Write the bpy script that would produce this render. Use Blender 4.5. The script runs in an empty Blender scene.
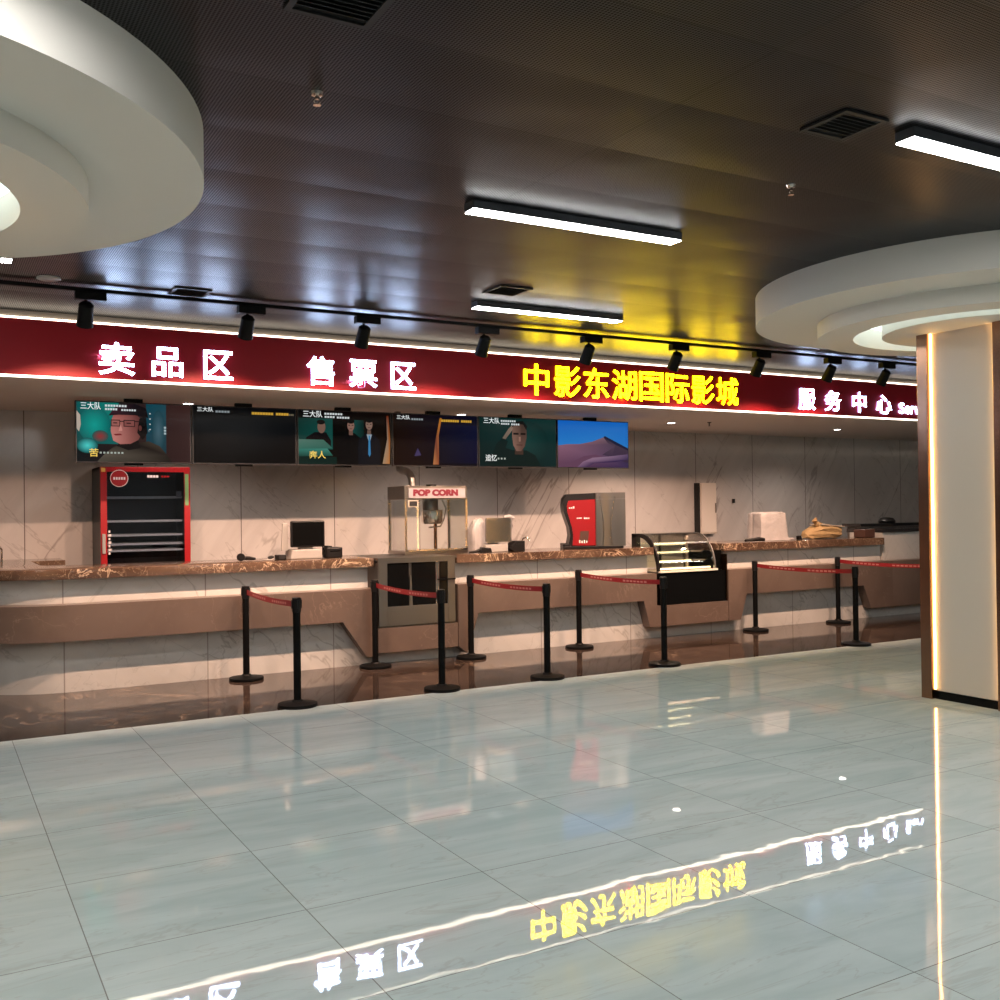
import bpy, bmesh, math, random
from mathutils import Vector, Matrix
random.seed(7)
sc = bpy.context.scene
COL = sc.collection
PI = math.pi

# ------------------------------------------------------------------ camera
F, YAW, PITCH, ROLL, H = 1004.54, 0.517477, 0.0081677, -0.0122748, 1.62
cd = Vector((math.sin(YAW)*math.cos(PITCH), math.cos(YAW)*math.cos(PITCH), math.sin(PITCH)))
r0 = Vector((math.cos(YAW), -math.sin(YAW), 0)); u0 = r0.cross(cd)
cr = r0*math.cos(ROLL) + u0*math.sin(ROLL); cu = -r0*math.sin(ROLL) + u0*math.cos(ROLL)
cam = bpy.data.cameras.new('camera'); cam.sensor_width = 36; cam.lens = F*36/1000; cam.clip_start = 0.05
camo = bpy.data.objects.new('camera', cam); COL.objects.link(camo)
M = Matrix.Identity(4)
for i, v in enumerate((cr, cu, -cd)):
    for j in range(3): M[j][i] = v[j]
M[2][3] = H
camo.matrix_world = M
sc.camera = camo

# ------------------------------------------------------------------ world, exposure
w = bpy.data.worlds.new('world'); sc.world = w; w.use_nodes = True
w.node_tree.nodes['Background'].inputs[0].default_value = (0.75, 0.85, 1, 1)
w.node_tree.nodes['Background'].inputs[1].default_value = 0.05
vs = sc.view_settings
vs.view_transform = 'Standard'; vs.look = 'None'; vs.exposure = 0.0; vs.gamma = 1; vs.use_curve_mapping = False
sc.cycles.max_bounces = 8; sc.cycles.diffuse_bounces = 4; sc.cycles.glossy_bounces = 5
sc.cycles.use_denoising = True; sc.cycles.sample_clamp_indirect = 6
sc.cycles.caustics_reflective = False; sc.cycles.caustics_refractive = False

L_LINEAR = 51.0      # ceiling linear luminaires
L_SPOT = 270.0       # watts of each track head
L_WHITE = 30.0        # white sign characters
L_YELLOW = 26.0       # yellow sign characters
L_STRIP = 5.0        # led edge strips of the fascia
L_SLOT = 2.2         # slot of the round ceiling features
L_PILLAR = 18.0       # led strips of the pillar

# ------------------------------------------------------------------ material helpers
MATS = {}
def nt(name):
    m = bpy.data.materials.new(name); m.use_nodes = True
    return m, m.node_tree, m.node_tree.nodes['Principled BSDF']
def mat(name, col, rough=.5, metal=0, emis=None, es=0, spec=.5, noise=0, nscale=8, bump=0, alpha=1, trans=0, ior=1.5, coat=0):
    m, t, b = nt(name)
    b.inputs['Base Color'].default_value = (*col, 1); b.inputs['Roughness'].default_value = rough
    b.inputs['Metallic'].default_value = metal; b.inputs['Specular IOR Level'].default_value = spec
    b.inputs['IOR'].default_value = ior; b.inputs['Transmission Weight'].default_value = trans; b.inputs['Alpha'].default_value = alpha
    b.inputs['Coat Weight'].default_value = coat
    if emis: b.inputs['Emission Color'].default_value = (*emis, 1); b.inputs['Emission Strength'].default_value = es
    if noise or bump:
        tc = t.nodes.new('ShaderNodeTexCoord'); n = t.nodes.new('ShaderNodeTexNoise'); n.inputs['Scale'].default_value = nscale; n.inputs['Detail'].default_value = 5
        t.links.new(tc.outputs['Object'], n.inputs['Vector'])
        if noise:
            r = t.nodes.new('ShaderNodeMix'); r.data_type = 'RGBA'
            r.inputs[6].default_value = (*[c*(1-noise) for c in col], 1); r.inputs[7].default_value = (*[min(1, c*(1+noise)) for c in col], 1)
            t.links.new(n.outputs['Fac'], r.inputs[0]); t.links.new(r.outputs[2], b.inputs['Base Color'])
        if bump:
            bp = t.nodes.new('ShaderNodeBump'); bp.inputs['Strength'].default_value = bump; bp.inputs['Distance'].default_value = .02
            t.links.new(n.outputs['Fac'], bp.inputs['Height']); t.links.new(bp.outputs['Normal'], b.inputs['Normal'])
    MATS[name] = m
    return m
class G:
    """tiny node graph writer"""
    def __init__(s, t): s.t = t
    def n(s, k, **kw):
        o = s.t.nodes.new(k)
        for a, v in kw.items(): setattr(o, a, v)
        return o
    def put(s, sock, v):
        if hasattr(v, 'is_output') or isinstance(v, bpy.types.NodeSocket): s.t.links.new(v, sock)
        else: sock.default_value = v
    def math(s, op, a, b=0.0, c=None):
        o = s.n('ShaderNodeMath', operation=op); s.put(o.inputs[0], a); s.put(o.inputs[1], b)
        if c is not None: s.put(o.inputs[2], c)
        return o.outputs[0]
    def noise(s, vec, scale, detail=4, rough=.5, dist=0):
        o = s.n('ShaderNodeTexNoise'); s.put(o.inputs['Vector'], vec); o.inputs['Scale'].default_value = scale
        o.inputs['Detail'].default_value = detail; o.inputs['Roughness'].default_value = rough; o.inputs['Distortion'].default_value = dist
        return o.outputs['Fac']
    def mapping(s, vec, scale=(1,1,1), rot=(0,0,0), loc=(0,0,0)):
        o = s.n('ShaderNodeMapping'); s.put(o.inputs['Vector'], vec); o.inputs['Scale'].default_value = scale; o.inputs['Rotation'].default_value = rot; o.inputs['Location'].default_value = loc
        return o.outputs[0]
    def mix(s, f, a, b):
        o = s.n('ShaderNodeMix', data_type='RGBA'); s.put(o.inputs[0], f); s.put(o.inputs[6], a); s.put(o.inputs[7], b)
        return o.outputs[2]
    def step(s, v, lo, hi):
        o = s.n('ShaderNodeMapRange', interpolation_type='SMOOTHSTEP'); s.put(o.inputs[0], v); o.inputs[1].default_value = lo; o.inputs[2].default_value = hi
        return o.outputs[0]
    def vein(s, vec, scale, width, dist=1.5, detail=5):
        # thin lines where a noise field crosses 0.5
        f = s.noise(vec, scale, detail, .55, dist)
        a = s.math('ABSOLUTE', s.math('SUBTRACT', f, .5))
        return s.math('SUBTRACT', 1.0, s.step(a, 0, width))
def c4(r, g, b): return (r, g, b, 1)
def marble(name, base, base2, vein, rough, vscale=.8, vw=.012, vstr=.8, rot=(.2, .6, .4), stretch=(1, 1, .45), dist=1.5, panel=None, joint=(.2, .17, .15)):
    m, t, b = nt(name); g = G(t)
    tc = g.n('ShaderNodeTexCoord').outputs['Object']
    v = g.mapping(g.mapping(tc, (1, 1, 1), rot), stretch)
    cloud = g.noise(v, 1.6, 6, .6, .6)
    c = g.mix(g.step(cloud, .3, .7), c4(*base), c4(*base2))
    vn = g.vein(v, vscale, vw, dist); patch = g.step(g.noise(v, 1.1, 2), .42, .6)
    f = g.math('MULTIPLY', g.math('MULTIPLY', vn, patch), vstr)
    c = g.mix(f, c, c4(*vein))
    v2 = g.vein(g.mapping(g.mapping(tc, (1, 1, 1), (.1, -rot[1]*1.3, .2)), stretch), vscale*2.1, vw*.6, dist)
    c = g.mix(g.math('MULTIPLY', v2, vstr*.5), c, c4(*vein))
    if panel:                      # vertical joints every `panel[0]` metres from panel[1]
        sp = g.n('ShaderNodeSeparateXYZ'); t.links.new(tc, sp.inputs[0])
        fr = g.math('FRACT', g.math('DIVIDE', g.math('SUBTRACT', sp.outputs[0], panel[1]-100*panel[0]), panel[0]))
        d = g.math('MULTIPLY', g.math('ABSOLUTE', g.math('SUBTRACT', fr, .5)), 1.0)
        j = g.math('GREATER_THAN', d, .5-.006/panel[0])
        c = g.mix(j, c, c4(*joint))
    t.links.new(c, b.inputs['Base Color']); b.inputs['Roughness'].default_value = rough
    MATS[name] = m
    return m

# ------------------------------------------------------------------ materials
def floor_material():
    m, t, b = nt('floor_tile'); g = G(t)
    tc = g.n('ShaderNodeTexCoord').outputs['Object']
    sp = g.n('ShaderNodeSeparateXYZ'); t.links.new(tc, sp.inputs[0])
    T = .813
    def cell(s, off):
        q = g.math('DIVIDE', g.math('SUBTRACT', s, off-200*T), T); return g.math('FRACT', q), g.math('FLOOR', q)
    fx, ix = cell(sp.outputs[0], .51); fy, iy = cell(sp.outputs[1], 3.955)
    def edge(f): return g.math('GREATER_THAN', g.math('ABSOLUTE', g.math('SUBTRACT', f, .5)), .5-.0022/T)
    joint = g.math('MAXIMUM', edge(fx), edge(fy))
    comb = g.n('ShaderNodeCombineXYZ'); t.links.new(g.math('MULTIPLY', ix, 3.7), comb.inputs[0]); t.links.new(g.math('MULTIPLY', iy, 5.3), comb.inputs[1])
    add = g.n('ShaderNodeVectorMath', operation='ADD'); t.links.new(tc, add.inputs[0]); t.links.new(comb.outputs[0], add.inputs[1])
    v = g.mapping(add.outputs[0], (.7, 3.6, 1), (0, 0, .25))
    streak = g.noise(v, 1.5, 6, .6, .8)
    c = g.mix(g.step(streak, .25, .75), c4(.52, .625, .62), c4(.66, .75, .74))
    vn = g.math('MULTIPLY', g.vein(v, 1.0, .014), .32)
    c = g.mix(vn, c, c4(.42, .43, .41))
    c = g.mix(joint, c, c4(.27, .28, .27))
    t.links.new(c, b.inputs['Base Color'])
    b.inputs['Roughness'].default_value = .018
    b.inputs['IOR'].default_value = 1.6
    wav = g.noise(g.mapping(add.outputs[0], (1, 1, 1)), 4.5, 2, .4)
    bp = g.n('ShaderNodeBump'); bp.inputs['Strength'].default_value = .022; bp.inputs['Distance'].default_value = .02
    t.links.new(wav, bp.inputs['Height']); t.links.new(bp.outputs['Normal'], b.inputs['Normal'])
    MATS['floor'] = m
floor_material()
def ceiling_material():
    m, t, b = nt('perforated_metal'); g = G(t)
    tc = g.n('ShaderNodeTexCoord').outputs['Object']
    sp = g.n('ShaderNodeSeparateXYZ'); t.links.new(tc, sp.inputs[0])
    rot = g.mapping(tc, (1, 1, 1), (0, 0, PI/4)); sr = g.n('ShaderNodeSeparateXYZ'); t.links.new(rot, sr.inputs[0])
    P = .020
    k = 2*PI/P
    dots = g.math('MULTIPLY', g.math('SINE', g.math('MULTIPLY', sr.outputs[0], k)), g.math('SINE', g.math('MULTIPLY', sr.outputs[1], k)))
    hole = g.step(dots, -.02, .16)
    def cell(s, off, T):
        q = g.math('DIVIDE', g.math('SUBTRACT', s, off-200*T), T); return g.math('FRACT', q), g.math('FLOOR', q)
    fy, iy = cell(sp.outputs[1], 8.25, .6); fx, ix = cell(sp.outputs[0], .5, 2.4)
    jy = g.math('GREATER_THAN', g.math('ABSOLUTE', g.math('SUBTRACT', fy, .5)), .5-.006/.6)
    jx = g.math('GREATER_THAN', g.math('ABSOLUTE', g.math('SUBTRACT', fx, .5)), .5-.005/2.4)
    joint = g.math('MAXIMUM', jx, jy)
    c = g.mix(hole, c4(.048, .047, .051), c4(.003, .003, .0035))
    c = g.mix(joint, c, c4(.02, .02, .02))
    t.links.new(c, b.inputs['Base Color'])
    b.inputs['Metallic'].default_value = .9
    t.links.new(g.math('ADD', .33, g.math('MULTIPLY', hole, .3)), b.inputs['Roughness'])
    # every panel sags a little, so its reflection breaks at the joints
    wn = g.n('ShaderNodeTexWhiteNoise', noise_dimensions='2D'); cb = g.n('ShaderNodeCombineXYZ')
    t.links.new(ix, cb.inputs[0]); t.links.new(iy, cb.inputs[1]); t.links.new(cb.outputs[0], wn.inputs['Vector'])
    sag = g.math('MULTIPLY', g.math('MULTIPLY', fy, g.math('SUBTRACT', 1.0, fy)), g.math('ADD', .006, g.math('MULTIPLY', wn.outputs['Value'], .02)))
    low = g.math('MULTIPLY', g.noise(tc, .8, 2), .03)
    bp = g.n('ShaderNodeBump'); bp.inputs['Strength'].default_value = .8; bp.inputs['Distance'].default_value = 1.0
    t.links.new(g.math('ADD', sag, low), bp.inputs['Height']); t.links.new(bp.outputs['Normal'], b.inputs['Normal'])
    MATS['ceiling'] = m
ceiling_material()
marble('wall_marble', (.56, .51, .485), (.64, .59, .56), (.26, .215, .195), .13, .75, .013, .65, (0, -.6, 0), (1.5, 1, .30), .35, panel=(1.275, .98))
marble('white_marble', (.58, .56, .525), (.68, .655, .62), (.24, .22, .19), .18, .8, .009, .45, (0, .75, 0), (1.3, 1, .4), .5, panel=(1.28, 1.02), joint=(.36, .33, .3))
marble('taupe_marble', (.125, .088, .07), (.16, .115, .092), (.29, .21, .17), .3, .9, .006, .5, (.3, .9, .2), (1, 1, 1))
marble('brown_marble', (.07, .04, .026), (.145, .088, .058), (.60, .44, .30), .1, 3.2, .016, .95, (.4, .5, .3), (1, 1, 1))
marble('dark_marble', (.022, .015, .012), (.052, .036, .029), (.24, .165, .115), .055, 1.5, .012, .9, (.1, .2, .7), (1, 1, 1))
MATS['dark_marble'].node_tree.nodes['Principled BSDF'].inputs['Specular IOR Level'].default_value = .34
mat('white_plaster', (.70, .66, .60), .75)
mat('warm_plaster', (.80, .70, .62), .7)
mat('room_wall', (.33, .31, .29), .7, noise=.1)
mat('fascia_red', (.40, .012, .022), .5, spec=.3)
mat('fascia_back', (.3, .26, .23), .7)
mat('black_matte', (.003, .003, .003), .5, spec=.15)
mat('black_gloss', (.004, .004, .004), .12, spec=.15)
mat('black_plastic', (.008, .007, .007), .4, spec=.3)
mat('dark_grey', (.022, .021, .02), .5, spec=.3)
mat('light_body', (.07, .07, .08), .4)
mat('light_diffuser', (.8, .8, .8), .5, emis=(.98, .98, .96), es=L_LINEAR)
mat('led_strip', (.8, .8, .8), .5, emis=(1, .86, .68), es=L_STRIP)
mat('sign_white', (.9, .9, .95), .4, emis=(.5, .68, 1), es=L_WHITE)
mat('sign_white_side', (.9, .8, .95), .4, emis=(.62, .42, .95), es=L_WHITE*.05)
mat('sign_yellow', (.9, .7, .1), .4, emis=(1, .70, .001), es=L_YELLOW)
mat('sign_yellow_side', (.9, .7, .1), .4, emis=(1, .45, .0), es=L_YELLOW*.03)
mat('slot_glow', (.9, .95, .95), .5, emis=(.74, .93, .92), es=L_SLOT)
mat('pillar_glow', (.9, .8, .6), .5, emis=(1, .54, .17), es=L_PILLAR)
mat('pillar_panel', (.66, .57, .47), .3)
mat('bronze', (.30, .17, .11), .22, 1, noise=.25, nscale=2.5)
mat('belt_red', (.24, .008, .014), .5)
mat('belt_print', (.5, .2, .19), .6)
mat('steel', (.31, .28, .25), .3, .95)
mat('steel_bright', (.80, .74, .68), .16, 1)
mat('steel_dark', (.2, .175, .155), .4, .9)
mat('fridge_red', (.36, .008, .012), .3)
mat('fridge_inside', (.03, .035, .045), .4)
mat('shelf_white', (.95, .92, .88), .5)
mat('sticker_yellow', (.75, .42, .08), .5)
mat('sticker_green', (.18, .36, .14), .5)
mat('cream', (.52, .45, .36), .5)
mat('paper_white', (.34, .315, .33), .6)
mat('white_plastic', (.38, .36, .335), .35)
mat('wrap', (.58, .54, .53), .25, bump=1.0, nscale=16, alpha=.62)
mat('kraft', (.36, .24, .11), .8, noise=.25, bump=.6, nscale=14)
mat('popcorn_text', (.16, .004, .02), .6)
mat('dispenser_red', (.25, .007, .01), .3)
mat('decal_white', (.85, .75, .75), .5)
mat('decal_dark', (.07, .03, .02), .5)
mat('case_glow', (.9, .85, .6), .5, emis=(1, .82, .42), es=3.6)
mat('case_back', (.8, .75, .65), .4)
mat('downlight_glow', (.9, .9, .9), .5, emis=(1, .93, .85), es=14)
mat('disc_off', (.42, .40, .38), .5)
mat('granite_black', (.02, .02, .022), .12)
mat('grey_metal', (.2, .19, .185), .4, .6)
mat('sink_grey', (.16, .14, .13), .4)
mat('screen_bezel', (.012, .012, .014), .3)
def glass(name, tint, rough=.02, a=.18):
    m, t, b = nt(name); g = G(t)
    tr = g.n('ShaderNodeBsdfTransparent'); tr.inputs[0].default_value = (*tint, 1)
    gl = g.n('ShaderNodeBsdfGlossy'); gl.inputs['Roughness'].default_value = rough; gl.inputs[0].default_value = (1, 1, 1, 1)
    fr = g.n('ShaderNodeFresnel'); fr.inputs[0].default_value = 1.5
    mx = g.n('ShaderNodeMixShader'); t.links.new(g.math('ADD', g.math('MULTIPLY', fr.outputs[0], .8), a*.2), mx.inputs[0])
    t.links.new(tr.outputs[0], mx.inputs[1]); t.links.new(gl.outputs[0], mx.inputs[2])
    t.links.new(mx.outputs[0], t.nodes['Material Output'].inputs[0]); MATS[name] = m
glass('glass', (.96, .97, .96), a=.0); glass('fridge_glass', (.7, .74, .8)); glass('film', (.85, .83, .82), .2, 1.6)
def picture_material():
    m, t, b = nt('screen_picture'); g = G(t)
    at = g.n('ShaderNodeVertexColor', layer_name='Col')
    t.links.new(at.outputs[0], b.inputs['Emission Color']); b.inputs['Emission Strength'].default_value = .8
    b.inputs['Base Color'].default_value = (.003, .003, .003, 1); b.inputs['Roughness'].default_value = .15; b.inputs['Specular IOR Level'].default_value = .07
    MATS['picture'] = m
picture_material()
def flat_emit(name, col, s=1.0): mat(name, (.02, .02, .02), .4, emis=col, es=s)
flat_emit('caption_white', (.85, .9, .9), .9); flat_emit('caption_yellow', (.85, .6, .05), .9)

# ------------------------------------------------------------------ mesh helpers
def wloc(o):
    v = Vector((0, 0, 0))
    while o is not None: v += o.location; o = o.parent
    return v
def obj(name, bm, m, parent=None, smooth=False, bevel=0, mats=None, keep=False):
    """links bm (world coordinates) as ONE mesh object"""
    bmesh.ops.recalc_face_normals(bm, faces=bm.faces[:])
    if parent is not None:
        L = wloc(parent)
        for v in bm.verts: v.co -= L
    me = bpy.data.meshes.new(name); bm.to_mesh(me); bm.free()
    for k in (mats or [m]): me.materials.append(MATS[k])
    if smooth:
        for p in me.polygons: p.use_smooth = True
    o = bpy.data.objects.new(name, me); COL.objects.link(o)
    if parent is not None: o.parent = parent
    if bevel:
        b = o.modifiers.new('bevel', 'BEVEL'); b.width = bevel; b.segments = 2; b.limit_method = 'ANGLE'; b.angle_limit = .7
    if smooth:
        e = o.modifiers.new('split', 'EDGE_SPLIT'); e.split_angle = .7
    return o
def thing(name, label, cat, loc=(0, 0, 0), group=None):
    o = bpy.data.objects.new(name, None); COL.objects.link(o); o.location = loc; o.empty_display_size = .1
    o['label'] = label; o['category'] = cat
    if group: o['group'] = group
    return o
def tag(o, label, cat, group=None):
    o['label'] = label; o['category'] = cat
    if group: o['group'] = group
    return o
def struct(name, bm, m, **k):
    o = obj(name, bm, m, **k); o['kind'] = 'structure'; return o
def B(): return bmesh.new()
def box(bm, x0, x1, y0, y1, z0, z1, mi=0):
    vs = [bm.verts.new((x, y, z)) for x in (x0, x1) for y in (y0, y1) for z in (z0, z1)]
    for f in ((0,1,3,2),(4,6,7,5),(0,4,5,1),(2,3,7,6),(0,2,6,4),(1,5,7,3)):
        bm.faces.new([vs[i] for i in f]).material_index = mi
    return vs
def bx(*a):
    b = B(); box(b, *a); return b
def prism(bm, pts, axis, a, b_, mi=0):
    """polygon pts (2-D) extruded along axis from a to b_; other two axes in order"""
    def P(p, t):
        return {'x': (t, p[0], p[1]), 'y': (p[0], t, p[1]), 'z': (p[0], p[1], t)}[axis]
    A = [bm.verts.new(P(p, a)) for p in pts]; Bv = [bm.verts.new(P(p, b_)) for p in pts]
    n = len(pts)
    for i in range(n):
        bm.faces.new((A[i], A[(i+1) % n], Bv[(i+1) % n], Bv[i])).material_index = mi
    bm.faces.new(A).material_index = mi; bm.faces.new(list(reversed(Bv))).material_index = mi
def lathe(bm, prof, c=(0, 0, 0), n=48, closed=False):
    """prof: list of (r,z)"""
    rings = []
    for r, z in prof:
        rings.append([bm.verts.new((c[0]+r*math.cos(2*PI*i/n), c[1]+r*math.sin(2*PI*i/n), c[2]+z)) for i in range(n)] if r > 1e-6 else [bm.verts.new((c[0], c[1], c[2]+z))])
    prs = list(zip(rings, rings[1:])) + ([(rings[-1], rings[0])] if closed else [])
    for A, C in prs:
        for i in range(n):
            j = (i+1) % n
            if len(A) == 1 and len(C) == 1: continue
            if len(A) == 1: bm.faces.new((A[0], C[j], C[i]))
            elif len(C) == 1: bm.faces.new((A[i], A[j], C[0]))
            else: bm.faces.new((A[i], A[j], C[j], C[i]))
def tube(bm, pts, r, n=10, cap=True):
    pts = [Vector(p) for p in pts]; rr = r if isinstance(r, (list, tuple)) else [r]*len(pts)
    rings = []
    for k, p in enumerate(pts):
        d = (pts[min(k+1, len(pts)-1)] - pts[max(k-1, 0)]).normalized()
        a = d.cross(Vector((0, 0, 1)))
        if a.length < 1e-3: a = d.cross(Vector((0, 1, 0)))
        a.normalize(); b_ = d.cross(a)
        rings.append([bm.verts.new(p + (a*math.cos(2*PI*i/n) + b_*math.sin(2*PI*i/n))*rr[k]) for i in range(n)])
    for A, C in zip(rings, rings[1:]):
        for i in range(n): bm.faces.new((A[i], A[(i+1) % n], C[(i+1) % n], C[i]))
    if cap: bm.faces.new(rings[0]); bm.faces.new(list(reversed(rings[-1])))
def text_bm(s, h, depth=.01, bold=0.0, fit=None, space=1.0):
    """text standing in the XZ plane facing -Y, lower left at the origin; fit=(w,h) stretches to size"""
    cu_ = bpy.data.curves.new('t', 'FONT'); cu_.body = s; cu_.size = 1; cu_.offset = bold; cu_.extrude = .5; cu_.space_character = space; cu_.resolution_u = 4
    o = bpy.data.objects.new('t', cu_); COL.objects.link(o)
    dg = bpy.context.evaluated_depsgraph_get(); me = bpy.data.meshes.new_from_object(o.evaluated_get(dg))
    bm = B(); bm.from_mesh(me); bpy.data.objects.remove(o); bpy.data.curves.remove(cu_); bpy.data.meshes.remove(me)
    if not bm.verts: return bm
    xs = [v.co.x for v in bm.verts]; ys = [v.co.y for v in bm.verts]
    x0, x1, y0, y1 = min(xs), max(xs), min(ys), max(ys)
    sy = (fit[1] if fit else h)/(y1-y0); sx = fit[0]/(x1-x0) if fit else sy
    for v in bm.verts:
        x, y, z = v.co; v.co = ((x-x0)*sx, -z*depth, (y-y0)*sy)
    return bm
def shift(bm, x, y, z):
    for v in bm.verts: v.co += Vector((x, y, z))
    return bm
def rotz(bm, a, c):
    R = Matrix.Rotation(a, 3, 'Z'); c = Vector(c)
    for v in bm.verts: v.co = R @ (v.co - c) + c
    return bm
def copy_tree(o, parent=None):
    c = o.copy(); COL.objects.link(c); c.parent = parent
    for ch in [x for x in o.children]: copy_tree(ch, c)
    return c

# ------------------------------------------------------------------ the setting
CZ = 3.40                                       # ceiling height
struct('floor', bx(-9, 24, -9, 8.0, -.1, 0), 'floor')
struct('floor_service', bx(-9, 24, 8.0, 13, -.1, 0), 'dark_marble')
struct('ceiling', bx(-9, 24, -9, 9.75, CZ, CZ+.1), 'ceiling')
struct('wall_back', bx(-9, 24, 13, 13.15, -.1, CZ+.1), 'wall_marble')
struct('wall_left', bx(-9.15, -9, -9.15, 13.15, -.1, CZ+.1), 'room_wall')
struct('wall_right', bx(24, 24.15, -9.15, 13.15, -.1, CZ+.1), 'room_wall')
struct('wall_front', bx(-9, 24, -9.15, -9, -.1, CZ+.1), 'room_wall')
FY = 9.65                                       # front of the red fascia
struct('ceiling_soffit', bx(-9, 24, FY+.06, 13, 2.835, 2.87), 'warm_plaster')
f = struct('wall_fascia', bx(-9, 24, FY, FY+.06, 2.835, 3.325), 'fascia_red')
struct('trim_1', bx(-9, 24, FY+.02, FY+.08, 3.345, CZ), 'fascia_back')
struct('trim_2', bx(-9, 24, FY-.002, FY+.06, 3.326, 3.342), 'led_strip')
struct('trim_3', bx(-9, 24, FY+.001, FY+.055, 2.818, 2.834), 'led_strip')

# ------------------------------------------------------------------ counters
CX, CY = 1.15, 10.82
def arc_strip(ro, ri, z0, z1, xend, bm=None, yend=12.3):
    bm = bm or B(); n = 28
    outer = [(CX-ro, yend)] + [(CX-ro*math.cos(a), CY-ro*math.sin(a)) for a in [PI/2*i/n for i in range(n+1)]] + [(xend, CY-ro)]
    inner = [(CX-ri, yend)] + [(CX-ri*math.cos(a), CY-ri*math.sin(a)) for a in [PI/2*i/n for i in range(n+1)]] + [(xend, CY-ri)]
    rows = [[bm.verts.new((*p, z)) for p in q] for q, z in ((outer, z0), (outer, z1), (inner, z1), (inner, z0))]
    for k in range(4):
        A, C = rows[k], rows[(k+1) % 4]
        for i in range(len(A)-1): bm.faces.new((A[i], A[i+1], C[i+1], C[i]))
    bm.faces.new([r[0] for r in rows]); bm.faces.new([r[-1] for r in reversed(rows)])
    return bm
YB, YP, YU, YS = 9.72, 9.86, 9.93, 9.82          # band front, base front, upper panel front, slab front
ST, SB = 1.115, 1.022                            # slab top / bottom
# --- long counter with the rounded left end, and the low cladding under the popcorn cabinet
c1 = thing('service_counter', 'long marble service counter with a rounded left end, under the red drinks fridge', 'counter', (2.6, 10.2, 0))
obj('upper_panel', arc_strip(CY-YU, CY-10.05, .79, SB, 4.03), 'white_marble', c1, smooth=True)
obj('base_panel', arc_strip(CY-YP, CY-10.05, 0, .5, 4.04), 'white_marble', c1, smooth=True)
bd = arc_strip(CY-YB, CY-9.97, .475, .80, 3.5)
prism(bd, [(3.5, .475), (3.67, .475), (3.93, .10), (4.055, .10), (4.055, .80), (3.5, .80)], 'y', YB, 9.97)
obj('front_band', bd, 'taupe_marble', c1, smooth=True)
b = bx(4.057, 4.995, YB+.015, 9.97, .125, .385)
obj('bay_panel', b, 'taupe_marble', c1)
obj('bay_plinth', bx(4.045, 4.995, YP, 10.0, 0, .125), 'white_marble', c1)
tag(obj('countertop', arc_strip(CY-YS, CY-10.62, SB, ST, 4.06), 'brown_marble', smooth=True, bevel=.006), 'brown veined marble top of the long counter with the rounded left end', 'countertop')
# --- middle counter
c2 = thing('service_counter', 'middle marble counter between popcorn cabinet and cake display, below the drink dispenser', 'counter', (6.4, 10.2, 0))
obj('upper_panel', bx(5.03, 7.74, YU, 10.05, .79, SB), 'white_marble', c2)
obj('base_panel', bx(5.0, 7.72, YP, 10.05, 0, .5), 'white_marble', c2)
bd = B(); prism(bd, [(5.0, .125), (5.10, .045), (5.25, .475), (7.52, .475), (7.61, .15), (7.72, .15), (7.72, .80), (5.0, .80)], 'y', YB, 9.97)
obj('front_band', bd, 'taupe_marble', c2)
obj('bay_panel', bx(7.722, 8.878, YB+.01, 9.97, .15, .40), 'taupe_marble', c2)
obj('bay_plinth', bx(7.722, 8.878, YP, 10.0, 0, .15), 'white_marble', c2)
tag(obj('countertop', bx(5.035, 7.76, YS, 10.62, SB, ST), 'brown_marble', bevel=.006), 'brown veined marble top of the middle counter, under the red drink dispenser', 'countertop')
# --- right counter
c3 = thing('service_counter', 'right marble counter carrying the kraft paper bag, right of the cake display', 'counter', (10.4, 10.2, 0))
obj('upper_panel', bx(8.97, 11.97, YU, 10.05, .79, SB), 'white_marble', c3)
obj('base_panel', bx(8.88, 11.98, YP, 10.05, 0, .5), 'white_marble', c3)
bd = B(); prism(bd, [(8.88, .15), (9.08, .15), (9.19, .475), (11.38, .475), (11.52, .15), (11.98, .15), (11.98, .80), (8.88, .80)], 'y', YB, 9.97)
obj('front_band', bd, 'taupe_marble', c3)
tag(obj('countertop', bx(8.90, 11.94, YS, 10.62, SB+.005, ST+.015), 'brown_marble', bevel=.006), 'brown veined marble top of the right counter, under the kraft paper bag', 'countertop')
# --- raised end block
c4_ = thing('service_counter', 'raised white marble end counter with black stone top, beside the bronze pillar', 'counter', (13.3, 10.2, 0))
obj('upper_panel', bx(12.0, 14.8, YU-.03, 10.5, .79, 1.20), 'white_marble', c4_)
obj('base_panel', bx(11.98, 14.8, YP, 10.05, 0, .2), 'white_marble', c4_)
obj('front_band', bx(11.982, 14.8, YB, 9.97, .15, .80), 'taupe_marble', c4_)
obj('stone_top', bx(11.99, 14.85, YU-.06, 10.55, 1.20, 1.25), 'granite_black', c4_, bevel=.004)
# --- rear counters
rc = thing('back_counter', 'low counter with a brown stone top against the back wall at far left', 'counter', (-.5, 12.6, 0))
obj('body', bx(-4, 1.3, 12.45, 12.98, 0, 1.035), 'white_marble', rc)
obj('top', bx(-4, 1.35, 12.38, 12.99, 1.035, 1.09), 'brown_marble', rc)
rc = thing('back_counter', 'grey back counter with black slab top, behind the kraft paper bag', 'counter', (13, 11.1, 0))
obj('body', bx(12.75, 15, 10.93, 11.2, 0, 1.265), 'sink_grey', rc)
obj('top', bx(12.68, 15.1, 10.88, 11.25, 1.265, 1.305), 'granite_black', rc)

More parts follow.
